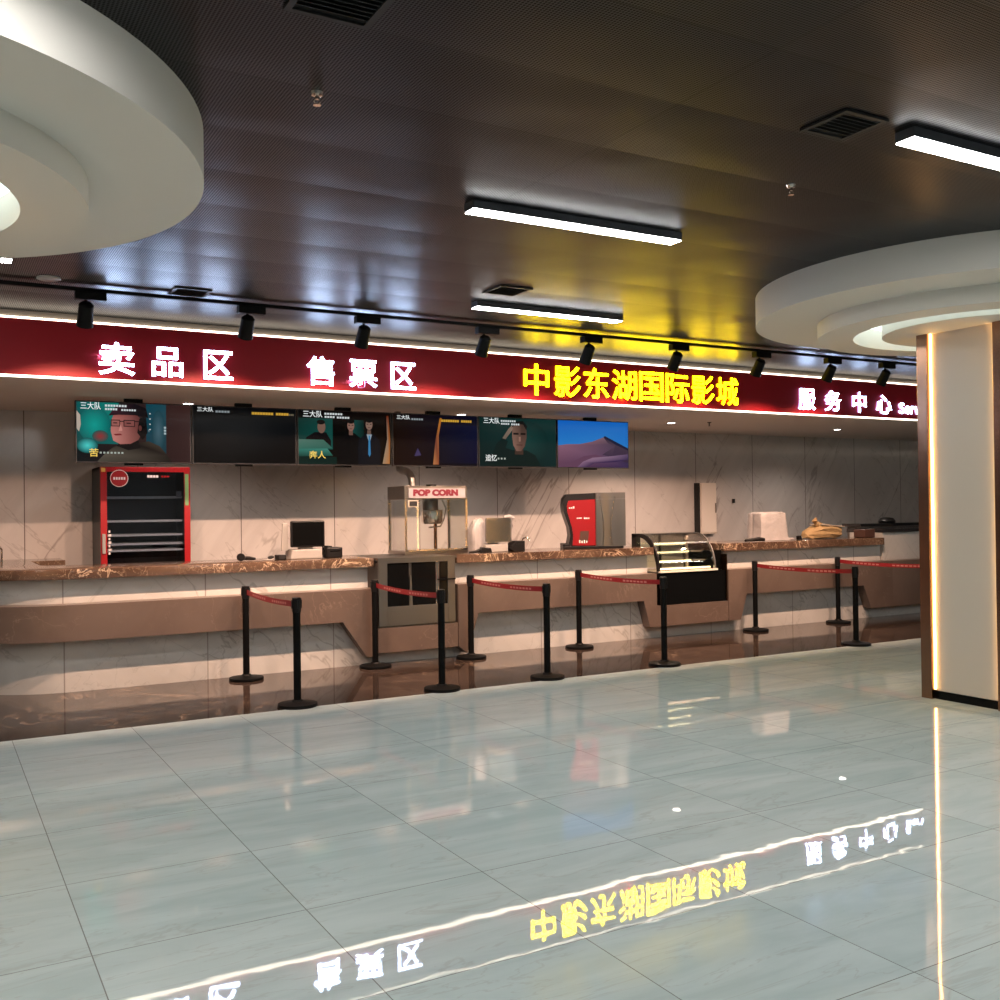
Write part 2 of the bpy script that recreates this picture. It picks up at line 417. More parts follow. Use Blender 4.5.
# ------------------------------------------------------------------ pillars and round ceiling features
def ceiling_ring(cx, cy, label, core):
    t = thing('ceiling_ring', label, 'ceiling feature', (cx, cy, CZ), 'round white ceiling features around the pillars')
    b = B(); lathe(b, [(1.25, CZ-.002), (1.83, CZ-.002), (1.83, 3.15), (1.25, 3.15)], (cx, cy, 0), 128, True); obj('outer_ring', b, 'white_plaster', t, smooth=True)
    b = B(); lathe(b, [(1.03, 3.20), (1.03, 3.02), (1.32, 3.02), (1.32, 3.20)], (cx, cy, 0), 128, True); obj('inner_ring', b, 'white_plaster', t, smooth=True)
    b = B(); lathe(b, [(core, 3.02), (.80, 3.02), (.80, 3.19), (core, 3.19)], (cx, cy, 0), 96, True); obj('centre_disc', b, 'white_plaster', t, smooth=True)
    b = B(); lathe(b, [(core, 3.19), (1.26, 3.19), (1.26, 3.21), (core, 3.21)], (cx, cy, 0), 96, True); obj('light_slot', b, 'slot_glow', t, smooth=True)
    return t
def pillar(cx, cy, label):
    t = thing('pillar', label, 'pillar', (cx, cy, 0))
    hw = .345
    obj('core', bx(cx-hw+.01, cx+hw-.01, cy-hw+.01, cy+hw-.01, 0, 3.2), 'room_wall', t)
    for s in (-1, 1):
        # panel on the two X faces
        x = cx+s*hw
        obj('panel', bx(min(x, x-s*.03), max(x, x-s*.03), cy-.275, cy+.275, .07, 3.03), 'pillar_panel', t)
        obj('plinth', bx(min(x+s*.004, x-s*.03), max(x+s*.004, x-s*.03), cy-.29, cy+.29, 0, .068), 'black_gloss', t)
        y = cy+s*hw
        obj('panel', bx(cx-.275, cx+.275, min(y, y-s*.03), max(y, y-s*.03), .07, 3.03), 'pillar_panel', t)
        obj('plinth', bx(cx-.29, cx+.29, min(y+s*.004, y-s*.03), max(y+s*.004, y-s*.03), 0, .068), 'black_gloss', t)
    for sx in (-1, 1):
        for sy in (-1, 1):
            x, y = cx+sx*.345, cy+sy*.345
            b = B(); box(b, x-.05+sx*0, x+.05, y-.05, y+.05, 0, 3.03)
            obj('corner_trim', b, 'bronze', t, bevel=.004)
            for (lx0, lx1, ly0, ly1) in ((x+sx*.0-.002 if sx < 0 else x-.008, x+.008 if sx < 0 else x+.002, y-sy*.052-.006, y-sy*.052+.006),
                                         (x-sx*.052-.006, x-sx*.052+.006, y-.008, y+.008)):
                if sx < 0 or True:
                    b = B()
                    if abs(lx1-lx0) < abs(ly1-ly0): pass
                    # strip sits just proud of the face panel, against the trim
                    if ly0 < ly1 and abs((ly0+ly1)/2-(y-sy*.052)) < 1e-6 and abs((lx0+lx1)/2 - (x-sx*.052)) > 1e-6:
                        box(b, x+sx*.006-.008, x+sx*.006+.008, y-sy*.055-.004, y-sy*.055+.004, .08, 3.02)
                    else:
                        box(b, x-sx*.055-.004, x-sx*.055+.004, y+sy*.006-.008, y+sy*.006+.008, .08, 3.02)
                    obj('led_strip', b, 'pillar_glow', t)
    return t
PX, PY = 7.585, 5.17
ceiling_ring(PX-.035, PY, 'round white stepped ceiling feature around the glowing bronze pillar on the right', .3)
ceiling_ring(-.65, PY, 'round white stepped ceiling feature in the upper left corner', .3)
pillar(PX, PY, 'square pillar with glowing cream panels and polished bronze corners at the right edge')
pillar(-.62, PY, 'square pillar with glowing cream panels left of the frame, under the left round feature')

# ------------------------------------------------------------------ ceiling fittings
def linear_light(x, y, label, length=1.54):
    t = thing('linear_light', label, 'ceiling light', (x, y, CZ), 'linear ceiling lights')
    obj('housing', bx(x, x+length, y-.055, y+.055, CZ-.05, CZ-.001), 'light_body', t)
    obj('diffuser', bx(x+.006, x+length-.006, y-.052, y+.052, CZ-.056, CZ-.0495), 'light_diffuser', t)
linear_light(2.735, 5.13, 'long white linear ceiling light, the middle one above the yellow characters')
linear_light(4.09, 7.59, 'white linear ceiling light farthest back, just before the track rail')
linear_light(4.05, 3.18, 'white linear ceiling light at the upper right edge of the photo')
linear_light(-1.03, 7.59, 'white linear ceiling light tip at the left edge, just below the left round feature')
for x, y in ((-.75, 3.15), (1.4, .6), (5.6, .4), (9.8, .6), (9.8, 3.15), (-3.8, 3.0), (-3.0, .5), (1.4, -2.2), (5.6, -2.2), (10, -2.2), (1.4, -5), (6, -5), (14, 2), (14, 5), (-5, 6), (14, -2)):  # extra lights added out of view to brighten the floor
    linear_light(x, y, 'added unseen linear ceiling light for floor brightness, behind or beside the camera')
def vent(x0, x1, y0, y1, label):
    t = thing('ceiling_vent', label, 'vent', ((x0+x1)/2, (y0+y1)/2, CZ), 'black ceiling vents')
    b = B(); f = .025
    for a in ((x0, x1, y0, y0+f), (x0, x1, y1-f, y1), (x0, x0+f, y0+f, y1-f), (x1-f, x1, y0+f, y1-f)): box(b, *a, CZ-.012, CZ-.001)
    obj('frame', b, 'dark_grey', t)
    obj('backing', bx(x0+f, x1-f, y0+f, y1-f, CZ-.004, CZ-.001), 'black_matte', t)
    n = int((y1-y0-2*f)/.03)
    for i in range(n):
        y = y0+f+.015+i*.03
        b = B(); prism(b, [(y-.009, CZ-.011), (y+.006, CZ-.0045), (y+.008, CZ-.0055), (y-.007, CZ-.0125)], 'x', x0+f, x1-f); obj('slat', b, 'black_plastic', t)
vent(1.10, 1.42, 3.1, 3.44, 'large black ceiling vent cut off by the top edge of the photo')
vent(3.60, 3.88, 3.13, 3.41, 'black ceiling vent left of the upper right linear light')
vent(3.97, 4.27, 6.92, 7.22, 'small dark ceiling vent above the farthest linear light')
vent(1.70, 1.99, 8.12, 8.40, 'small black ceiling vent above the track between the two leftmost spotlights')
def sprinkler(x, y, label):
    t = thing('sprinkler', label, 'sprinkler', (x, y, CZ), 'chrome ceiling sprinklers')
    b = B(); lathe(b, [(0, 0), (.028, 0), (.024, -.012), (.009, -.014), (.009, -.03), (0, -.03)], (x, y, CZ), 20); obj('body', b, 'steel_bright', t, smooth=True)
    b = B()
    for s in (-1, 1): tube(b, [(x+s*.008, y, CZ-.028), (x+s*.014, y, CZ-.04), (x+s*.004, y, CZ-.052)], .0025, 6)
    obj('frame', b, 'steel_bright', t)
    b = B(); lathe(b, [(0, -.052), (.017, -.052), (.017, -.055), (0, -.055)], (x, y, CZ), 16); obj('deflector', b, 'steel_bright', t)
sprinkler(1.45, 4.08, 'small chrome sprinkler head in the dark ceiling at upper left centre')
sprinkler(4.19, 4.04, 'small chrome sprinkler head in the dark ceiling below the right vent')
b = B(); lathe(b, [(0, -.001), (.085, -.001), (.085, -.012), (.07, -.018), (0, -.018)], (.80, 8.24, CZ), 32)
tag(obj('ceiling_disc', b, 'disc_off', smooth=True), 'unlit round white ceiling disc near the left edge above the track rail', 'ceiling light')
# soffit downlights and detector
for x, lab in ((2.54, 'recessed soffit downlight hidden above the leftmost screens'), (5.99, 'recessed soffit downlight hidden above the middle screens'), (9.44, 'glowing recessed soffit downlight just right of the desert screen'), (12.89, 'glowing recessed soffit downlight under the white service sign')):
    t = thing('downlight', lab, 'ceiling light', (x, 11.5, 2.835), 'recessed soffit downlights')
    b = B(); lathe(b, [(.055, 0), (.075, 0), (.075, -.006), (.055, -.004)], (x, 11.5, 2.835), 32, True); obj('rim', b, 'white_plastic', t, smooth=True)
    b = B(); lathe(b, [(0, -.001), (.055, -.001), (.055, -.003), (0, -.003)], (x, 11.5, 2.835), 32); obj('lens', b, 'downlight_glow', t)
    l = bpy.data.lights.new('downlight_lamp', 'SPOT'); l.energy = 85; l.color = (1, .84, .72); l.spot_size = 2.6; l.spot_blend = .6; l.shadow_soft_size = .05
    lo = bpy.data.objects.new('downlight_lamp', l); COL.objects.link(lo); lo.parent = t; lo.location = (0, 0, -.02)
t = thing('sprinkler', 'dark pendant sprinkler under the soffit, right of the lit downlight', 'sprinkler', (9.9, 11.2, 2.835))
b = B(); lathe(b, [(0, 0), (.03, 0), (.03, -.008), (.008, -.012), (.008, -.05), (.018, -.055), (0, -.058)], (9.9, 11.2, 2.835), 16); obj('body', b, 'dark_grey', t, smooth=True)

# ------------------------------------------------------------------ track and spotlights
TY = 8.4
tag(obj('track_rail', bx(-6, 14, TY-.018, TY+.018, CZ-.05, CZ-.02), 'black_matte'), 'long black lighting track rail under the ceiling in front of the red fascia', 'track')
spot_words = ['leftmost black track spotlight, left of the first white character', 'black track spotlight second from left, just after the first white sign',
 'black track spotlight third from left, above the second white sign', 'black track spotlight just left of the yellow sign, below the linear light',
 'black track spotlight over the second yellow character, fifth from left', 'black track spotlight over the middle yellow characters, sixth from left', 'black track spotlight just past the last yellow character',
 'black track spotlight above the first white service character', 'rightmost black track spotlight, beside the bronze pillar']
SX = [1.10, 2.37, 3.42, 4.65, 5.86, 7.0, 8.2, 9.34, 10.29]
def spotlight(x, label):
    t = thing('track_spotlight', label, 'spotlight', (x, TY, CZ-.02), 'black track spotlights')
    b = B(); box(b, x-.10, x+.13, TY-.04, TY+.04, CZ-.115, CZ-.0505); obj('adapter', b, 'black_matte', t, bevel=.006)
    b = B(); tube(b, [(x-.02, TY, CZ-.11), (x-.02, TY, CZ-.16)], .012, 10); obj('stem', b, 'black_matte', t)
    d = Vector((-.0, .55, -.83)).normalized(); p = Vector((x-.02, TY-.035, CZ-.14))
    b = B(); lathe(b, [(0, 0), (.04, .004), (.055, .02), (.058, .12), (.064, .195), (.056, .195), (.05, .17), (0, .17)], (0, 0, 0), 28)
    R = Vector((0, 0, 1)).rotation_difference(d).to_matrix()
    for v in b.verts: v.co = R @ v.co + p
    obj('lamp_head', b, 'black_matte', t, smooth=True)
    l = bpy.data.lights.new('track_lamp', 'SPOT'); l.energy = L_SPOT; l.color = (1, .62, .43); l.spot_size = 1.8; l.spot_blend = .45; l.shadow_soft_size = .03
    lo = bpy.data.objects.new('track_lamp', l); COL.objects.link(lo); lo.parent = t
    lo.location = (p + d*.215) - Vector(t.location)
    lo.rotation_euler = Vector((0, .55, -.83)).to_track_quat('-Z', 'Y').to_euler()
    return t
for x, s in zip(SX, spot_words): spotlight(x, s)

# ------------------------------------------------------------------ sign characters on the fascia
def sign(name, label, chars, front, side, depth=.025, bold=.012):
    t = thing(name, label, 'sign', (chars[0][1], FY, chars[0][3]))
    for c, x0, x1, z0, z1 in chars:
        b = text_bm(c, 1, depth, bold, fit=(x1-x0, z1-z0)); shift(b, x0, FY-depth*.5-.012, z0)
        b.normal_update()
        for f_ in b.faces: f_.material_index = 0 if f_.normal.y < -.7 else 1
        obj('character', b, None, t, mats=[front, side])
    return t
sign('illuminated_sign', 'white lit characters 卖品区 at the left end of the red fascia', [('卖', 1.34, 1.65, 2.87, 3.165), ('品', 1.80, 2.08, 2.875, 3.15), ('区', 2.27, 2.55, 2.875, 3.15)], 'sign_white', 'sign_white_side')
sign('illuminated_sign', 'white lit characters 售票区 on the red fascia above the screens', [('售', 3.28, 3.57, 2.87, 3.16), ('票', 3.73, 4.03, 2.87, 3.155), ('区', 4.19, 4.47, 2.875, 3.155)], 'sign_white', 'sign_white_side')
ych = '中影东湖国际影城'
sign('illuminated_sign', 'large yellow lit characters 中影东湖国际影城 on the red fascia', [(c, 5.80+i*.404, 5.80+i*.404+(.33 if c == '中' else .362), 2.885, 3.24) for i, c in enumerate(ych)], 'sign_yellow', 'sign_yellow_side', .025, .010)
sign('illuminated_sign', 'white lit characters 服务中心 and Service Center at the right end of the fascia',
     [('服', 10.06, 10.37, 2.885, 3.165), ('务', 10.55, 10.86, 2.885, 3.165), ('中', 11.09, 11.36, 2.885, 3.165), ('心', 11.57, 11.88, 2.885, 3.15)] +
     [(c, x, x+wd, z0, z0+h) for c, x, wd, h, z0 in (('S', 12.04, .11, .155, 2.90), ('e', 12.17, .095, .115, 2.90), ('r', 12.29, .065, .115, 2.90), ('v', 12.37, .095, .115, 2.90), ('i', 12.49, .03, .155, 2.90), ('c', 12.55, .085, .115, 2.90), ('e', 12.66, .095, .115, 2.90))], 'sign_white', 'sign_white_side')

# ------------------------------------------------------------------ screens
SW, SY, S0, S1 = 1.172, 11.2, 2.145, 2.79
def art_mesh(x0, layers, parent, name='picture'):
    """layers: list of (points in 0..1, colour or list of colours); each layer 0.3 mm in front of the last"""
    me_b = B(); cl = me_b.loops.layers.float_color.new('Col')
    W, Hh = SW-.024, S1-S0-.024
    for k, (pts, col) in enumerate(layers):
        y = SY-.0262-k*.0006
        if pts[0] == 'fan':
            _, fx_, fy_, rx_, ry_ = pts; e = ell(fx_, fy_, rx_, ry_, 24)
            ctr = me_b.verts.new((x0+.012+fx_*W, y, S0+.012+fy_*Hh)); rim = [me_b.verts.new((x0+.012+p[0]*W, y, S0+.012+p[1]*Hh)) for p in e]
            for i in range(24):
                f_ = me_b.faces.new((ctr, rim[i], rim[(i+1) % 24]))
                for lp, c in zip(f_.loops, (col[0], col[1], col[1])): lp[cl] = (*c, 1)
            continue
        vsx = [me_b.verts.new((x0+.012+p[0]*W, y, S0+.012+p[1]*Hh)) for p in pts]
        f_ = me_b.faces.new(vsx)
        if f_.normal.y > 0: pass
        for i, lp in enumerate(f_.loops):
            c = col[i] if isinstance(col, list) else col
            lp[cl] = (*[min(1, max(0, q)) for q in c], 1)
    L = wloc(parent)
    for v in me_b.verts: v.co -= L
    me = bpy.data.meshes.new(name); me_b.to_mesh(me); me_b.free(); me.materials.append(MATS['picture'])
    o = bpy.data.objects.new(name, me); COL.objects.link(o); o.parent = parent
    return o
def ell(cx, cy, rx, ry, n=20, a0=0, a1=2*PI): return [(min(1, max(0, cx+rx*math.cos(a0+(a1-a0)*i/n))), min(1, max(0, cy+ry*math.sin(a0+(a1-a0)*i/n)))) for i in range(n)]
FULL = [(0, 0), (1, 0), (1, 1), (0, 1)]
def s8(r, g, b_): return tuple(((q/255)**2.2) for q in (r, g, b_))   # sRGB 0..255 to linear
def rect(a, b_, c, d): return [(a, b_), (c, b_), (c, d), (a, d)]
def bars(x, y, n, w_, h, col, gap=.25):
    out = []
    for i in range(n):
        q = x+i*w_; out.append((rect(q, y, q+w_*(1-gap), y+h), col))
    return out
W_ = s8(220, 228, 230); YL = s8(215, 165, 60); TEAL = s8(30, 120, 115)
art = []
# 1: man in a cap and glasses
art.append([(FULL, [s8(6, 22, 26), s8(56, 36, 36), s8(62, 40, 38), s8(8, 30, 34)]),
  (rect(0, .3, .36, 1), [s8(10, 70, 70), s8(18, 100, 98), s8(20, 130, 120), s8(8, 90, 90)]),
  (('fan', .15, .62, .14, .30), [s8(24, 160, 148), s8(14, 100, 97)]), (('fan', .09, .27, .09, .13), [s8(80, 215, 210), s8(12, 76, 76)]), (('fan', .20, .43, .07, .10), [s8(150, 50, 52), s8(30, 84, 82)]),
  (rect(.60, .15, .78, 1), [s8(14, 60, 74), s8(28, 60, 70), s8(36, 76, 88), s8(12, 70, 84)]), (('fan', .71, .55, .06, .35), [s8(70, 100, 112), s8(24, 66, 76)]),
  ([(0, .55), (.02, .5), (.035, .62), (.03, .78), (0, .85)], s8(190, 175, 160)),
  ([(.17, 0), (.23, .12), (.31, .25), (.39, .32), (.5, .31), (.62, .36), (.72, .28), (.79, .12), (.83, 0)], [s8(74, 70, 62), s8(92, 84, 74), s8(50, 46, 42), s8(26, 24, 24), s8(22, 20, 20), s8(60, 54, 46), s8(66, 58, 50), s8(44, 38, 34), s8(30, 26, 24)]),
  ([(.34, .27), (.37, .36), (.53, .37), (.55, .24), (.44, .2)], s8(22, 20, 22)),
  ([(.29, .52), (.295, .7), (.32, .82), (.5, .84), (.57, .7), (.56, .5), (.53, .38), (.46, .31), (.37, .30), (.31, .36)], [s8(196, 120, 112), s8(188, 112, 104), s8(150, 84, 80), s8(110, 60, 58), s8(84, 48, 46), s8(100, 58, 54), s8(120, 70, 66), s8(150, 90, 84), s8(176, 110, 102), s8(200, 128, 120)]),
  ([(.52, .5), (.54, .74), (.6, .8), (.61, .5), (.57, .38)], s8(16, 14, 16)),
  ([(.27, .78), (.30, .86), (.34, .96), (.5, 1), (.6, .92), (.62, .76), (.5, .8), (.36, .8)], [s8(30, 24, 30), s8(60, 34, 44), s8(50, 30, 38), s8(28, 22, 28), s8(18, 16, 20), s8(14, 12, 16), s8(22, 18, 24), s8(44, 28, 36)]),
  (rect(.29, .60, .37, .715), s8(34, 20, 22)), (rect(.40, .60, .50, .715), s8(34, 20, 22)), (rect(.37, .68, .40, .695), s8(34, 20, 22)), (rect(.50, .685, .57, .70), s8(34, 20, 22)),
  (rect(.296, .612, .364, .70), s8(160, 98, 92)), (rect(.407, .612, .493, .70), s8(136, 80, 76)), (rect(.31, .65, .345, .668), s8(50, 26, 28)), (rect(.425, .65, .465, .668), s8(46, 24, 26)), (ell(.545, .58, .015, .05, 10), s8(96, 54, 50)), ([(.31, .47), (.37, .48), (.39, .455), (.33, .445)], s8(120, 40, 44)),
  ([(.355, .52), (.375, .64), (.39, .53)], s8(210, 140, 130))]
  + bars(.24, .93, 8, .024, .035, W_) + bars(.24, .87, 5, .022, .035, W_) + bars(.38, .865, 6, .022, .03, W_) + bars(.62, .52, 3, .001, .04, W_) + [(rect(.755, .48+.05*i, .775, .515+.05*i), s8(170, 190, 196)) for i in range(3)] + bars(.19, .135, 7, .031, .03, s8(180, 190, 180), .45)
  + [(ell(.63, .56+.09*i, .008, .012, 8), s8(200, 205, 205)) for i in range(4)])
# 2: dark poster with captions
art.append([(FULL, [s8(4, 6, 9), s8(5, 9, 12), s8(6, 12, 17), s8(4, 8, 12)])] + bars(.21, .90, 5, .028, .035, s8(150, 160, 165)) + bars(.56, .885, 8, .027, .045, YL, .12) + bars(.80, .885, 5, .026, .045, YL, .12) + bars(.93, .885, 3, .018, .03, s8(120, 110, 90)))
# 3: men standing behind a table
def figure(cx, w_, top, coat, face, tie=None):
    o = [([(cx-w_, 0), (cx-w_*1.05, .30), (cx-w_*.95, .48), (cx-w_*.3, .60), (cx+w_*.3, .60), (cx+w_*.95, .48), (cx+w_*1.05, .30), (cx+w_, 0)], coat),
         ([(cx-.022, .56), (cx+.022, .56), (cx+.02, .66), (cx-.02, .66)], tuple(q*.6 for q in face)),
         (ell(cx, top-.1, .038, .105), face), (ell(cx, top-.015, .041, .05), s8(10, 10, 12)), (rect(cx-.028, top-.10, cx-.008, top-.085), s8(30, 18, 16)), (rect(cx+.008, top-.10, cx+.028, top-.085), s8(30, 18, 16)), (rect(cx-.014, top-.165, cx+.014, top-.155), s8(80, 40, 36))]
    if tie: o += [([(cx-.03, .58), (cx, .40), (cx+.03, .58)], s8(150, 165, 175)), ([(cx-.008, .56), (cx+.008, .56), (cx+.014, .2), (cx, .15), (cx-.014, .2)], tie)]
    return o
art.append([(FULL, [s8(8, 16, 16), s8(20, 14, 12), s8(16, 8, 8), s8(6, 8, 10)]), (rect(.0, .28, .36, .86), [s8(20, 66, 60), s8(26, 80, 74), s8(20, 72, 66), s8(14, 50, 46)]), (rect(.55, .35, .70, .85), [s8(22, 72, 68), s8(12, 40, 38), s8(10, 36, 34), s8(26, 80, 76)])]
  + [([(.06, .3), (.08, .5), (.17, .6), (.29, .6), (.34, .45), (.34, .3)], s8(22, 20, 22)), (ell(.24, .70, .042, .12), s8(120, 92, 80)), (ell(.235, .79, .044, .045), s8(20, 16, 16))]
  + [([(0, .30), (.30, .30), (.36, .16), (0, .14)], [s8(60, 130, 116), s8(70, 140, 124), s8(36, 84, 74), s8(26, 64, 56)]), ([(0, .46), (.26, .46), (.36, .30), (0, .28)], [s8(84, 120, 108), s8(70, 110, 96), s8(50, 100, 88), s8(56, 110, 96)]), (rect(0, 0, .40, .14), s8(14, 40, 36))]
  + figure(.555, .13, .84, s8(12, 13, 16), s8(140, 104, 92)) + figure(.755, .12, .87, s8(16, 22, 30), s8(136, 108, 96), s8(60, 130, 180))
  + [([(.90, .02), (.98, .02), (.99, .5), (.97, .95), (.945, .95), (.955, .5)], [s8(170, 140, 110), s8(190, 120, 60), s8(150, 90, 50), s8(120, 50, 20), s8(80, 30, 16), s8(150, 130, 110)])]  # reflected pillar light painted into the picture as an orange streak
  + bars(.27, .93, 7, .028, .035, W_) + bars(.27, .87, 4, .028, .035, W_) + bars(.40, .865, 5, .028, .035, W_))
# 4: dark poster, blue right side, orange reflection of the pillar leds painted in
art.append([(FULL, [s8(30, 14, 12), s8(10, 12, 26), s8(10, 14, 34), s8(22, 14, 12)]), (rect(.52, .05, 1, .82), [s8(24, 20, 30), s8(12, 16, 46), s8(14, 20, 50), s8(20, 18, 34)]),
  ([(.24, .18), (.28, .34), (.32, .2)], s8(70, 60, 100)), ([(.46, .02), (.53, .02), (.53, .6), (.57, .95), (.545, .95), (.49, .5)], [s8(200, 130, 80), s8(150, 80, 50), s8(170, 100, 60), s8(170, 100, 30), s8(190, 120, 40), s8(110, 60, 50)])]
  + bars(.21, .89, 5, .028, .035, s8(150, 160, 165)) + bars(.56, .875, 8, .027, .045, YL, .12) + bars(.80, .875, 5, .026, .045, YL, .12))
# 5: man saluting
art.append([(FULL, [s8(10, 34, 34), s8(16, 44, 44), s8(22, 54, 52), s8(14, 44, 42)]), (('fan', .6, .5, .3, .45), [s8(28, 64, 60), s8(17, 46, 45)]),
  ([(.08, .0), (.16, .25), (.22, .48), (.30, .60), (.36, .52), (.33, .38), (.42, .34), (.6, .34), (.72, .24), (.80, 0)], s8(14, 34, 32)),
  ([(.29, .58), (.33, .56), (.44, .80), (.42, .86), (.37, .78)], [s8(120, 106, 92), s8(110, 96, 84), s8(150, 124, 108), s8(140, 118, 104), s8(130, 110, 96)]),
  (rect(.45, .25, .56, .36), s8(70, 52, 44)),
  ([(.415, .62), (.42, .78), (.45, .9), (.55, .92), (.605, .8), (.605, .6), (.58, .42), (.53, .32), (.47, .32), (.43, .44)], [s8(130, 98, 84), s8(120, 92, 80), s8(70, 54, 48), s8(60, 48, 42), s8(80, 60, 54), s8(90, 68, 60), s8(96, 72, 62), s8(110, 80, 70), s8(130, 96, 84), s8(140, 104, 90)]),
  ([(.41, .8), (.43, .93), (.56, .95), (.615, .84), (.6, .76), (.56, .88), (.46, .88)], s8(20, 20, 20)),
  (rect(.43, .66, .50, .70), s8(34, 24, 22)), (rect(.525, .66, .59, .70), s8(34, 24, 22)), (rect(.47, .44, .55, .455), s8(74, 40, 36)), (rect(.50, .52, .525, .62), s8(150, 112, 98))]
  + bars(.27, .92, 7, .028, .035, W_) + bars(.27, .86, 4, .028, .035, W_) + bars(.40, .855, 4, .028, .035, W_) + bars(.22, .14, 3, .04, .035, s8(190, 200, 190), .5))
# 6: blue sky over dunes
art.append([(FULL, [s8(60, 150, 220), s8(50, 136, 215), s8(26, 104, 196), s8(24, 100, 196)]),
  ([(0, 0), (1, 0), (1, .40), (.82, .52), (.64, .66), (.48, .56), (.3, .50), (.12, .49), (0, .46)], [s8(96, 62, 84), s8(58, 46, 84), s8(70, 56, 78), s8(80, 66, 84), s8(130, 100, 112), s8(128, 92, 104), s8(134, 94, 110), s8(140, 100, 118), s8(140, 98, 118)]),
  ([(1, .10), (1, .40), (.82, .52), (.64, .66), (.70, .54), (.80, .46), (.62, .28), (.76, .22)], [s8(60, 44, 66), s8(70, 56, 72), s8(70, 56, 74), s8(50, 40, 56), s8(76, 62, 78), s8(84, 66, 82), s8(70, 54, 74), s8(66, 50, 72)]),
  ([(.64, .66), (.66, .69), (1, .43), (1, .38), (.82, .5)], s8(34, 36, 60)),
  ([(.0, .06), (.2, .12), (.36, .24), (.52, .28), (.62, .24), (.4, .14), (.3, 0), (0, 0)], s8(104, 70, 92)),
  ([(.26, 0), (.34, .12), (.48, .21), (.70, .24), (1, .30), (1, .18), (.8, .12), (.5, .09), (.4, 0)], [s8(120, 90, 120), s8(140, 108, 134), s8(150, 116, 140), s8(140, 112, 136), s8(100, 80, 112), s8(60, 46, 84), s8(50, 38, 74), s8(70, 50, 84), s8(70, 50, 84)])])
labels = ['leftmost hanging screen, showing a man in cap and glasses against teal', 'nearly black hanging screen with one yellow caption line, second from left', 'hanging screen showing three men in dark clothes, third from left',
          'dark hanging screen with blue right half and painted orange reflection, fourth from left', 'hanging screen showing a saluting man against dark green, second from right', 'rightmost hanging screen, showing desert dunes under a blue sky']
for i in range(6):
    x0 = 1.325+i*1.184
    t = thing('display_screen', labels[i], 'screen', (x0+SW/2, SY, S0), 'row of hanging menu screens')
    obj('casing', bx(x0, x0+SW, SY-.025, SY+.035, S0, S1), 'screen_bezel', t, bevel=.004)
    art_mesh(x0, art[i], t)
    obj('bracket', bx(x0+SW*.42, x0+SW*.58, SY+.036, SY+.09, S0-.018, 2.834), 'black_matte', t)
    caps = {0: [('三大队', .03, .84, .17, .12, 'caption_white'), ('苦', .10, .08, .075, .13, 'caption_yellow')], 1: [('三大队', .03, .87, .15, .08, 'caption_white')],
            2: [('三大队', .04, .84, .2, .12, 'caption_white'), ('奔人', .10, .10, .17, .14, 'caption_yellow')], 3: [('三大队', .03, .86, .15, .08, 'caption_white')],
            4: [('三大队', .04, .84, .2, .12, 'caption_white'), ('追忆', .06, .10, .14, .13, 'caption_white')]}
    for s, cx_, cy_, cw, ch_, mm in caps.get(i, []):
        b = text_bm(s, 1, .001, .01, fit=(cw*SW, ch_*(S1-S0))); shift(b, x0+.012+cx_*SW, SY-.052, S0+.012+cy_*(S1-S0)); obj('caption', b, mm, t)

# ------------------------------------------------------------------ stanchions
def stanchion(x, y, label, belt_to=None):
    t = thing('stanchion', label, 'stanchion', (x, y, 0), 'black belt stanchions')
    b = B(); lathe(b, [(0, 0), (.163, 0), (.165, .008), (.160, .026), (.05, .042), (.04, .055), (0, .055)], (x, y, 0), 48); obj('base', b, 'black_matte', t, smooth=True)
    b = B(); lathe(b, [(0, .04), (.031, .04), (.031, .79), (0, .79)], (x, y, 0), 24); obj('pole', b, 'black_matte', t, smooth=True)
    b = B(); lathe(b, [(0, .775), (.037, .78), (.037, .895), (.032, .90), (0, .90)], (x, y, 0), 24)
    for k in range(4):
        a = k*PI/2; cx_, cy_ = x+.037*math.cos(a), y+.037*math.sin(a)
        box(b, cx_-.007, cx_+.007, cy_-.007, cy_+.007, .81, .88)
    obj('belt_head', b, 'black_plastic', t, smooth=True)
    if belt_to is not None:
        y1 = y-.0445; y0 = belt_to+.0445; n = 24; b = B(); pb = B(); ra, rb = [], []
        def zz(s): return .868 - .02*4*s*(1-s)
        rows = []
        for k in range(n+1):
            s = k/n; yy = y1+(y0-y1)*s; z = zz(s)
            rows.append([b.verts.new((x+dx, yy, z+dz)) for dx, dz in ((-.0012, 0), (.0012, 0), (.0012, -.048), (-.0012, -.048))])
        for A, C in zip(rows, rows[1:]):
            for i in range(4): b.faces.new((A[i], A[(i+1) % 4], C[(i+1) % 4], C[i]))
        b.faces.new(rows[0]); b.faces.new(list(reversed(rows[-1])))
        bt = obj('belt', b, 'belt_red', t)
        for g0 in (.14, .56):
            for k in range(7):
                s = g0+k*.042; ya = y1+(y0-y1)*s; yb_ = y1+(y0-y1)*(s+.028); z = zz(s)
                box(pb, x-.0022, x+.0022, min(ya, yb_), max(ya, yb_), z-.034, z-.016)
        obj('belt_print', pb, 'belt_print', bt)
YF, YK = 8.09, 9.63
pairs = [(2.65, 'leftmost pair of stanchions'), (3.985, 'pair of stanchions at the popcorn cabinet'), (5.10, 'pair of stanchions right of the popcorn cabinet'), (6.51, 'pair of stanchions left of the cake display'), (9.245, 'pair of stanchions right of the cake display'), (10.76, 'pair of stanchions at the bronze pillar')]
for x, wd in pairs:
    yf_ = 8.02 if x > 9 else YF
    stanchion(x, YK, 'black stanchion with red belt, rear of the '+wd, yf_)
    stanchion(x, yf_, 'black stanchion, front of the '+wd)

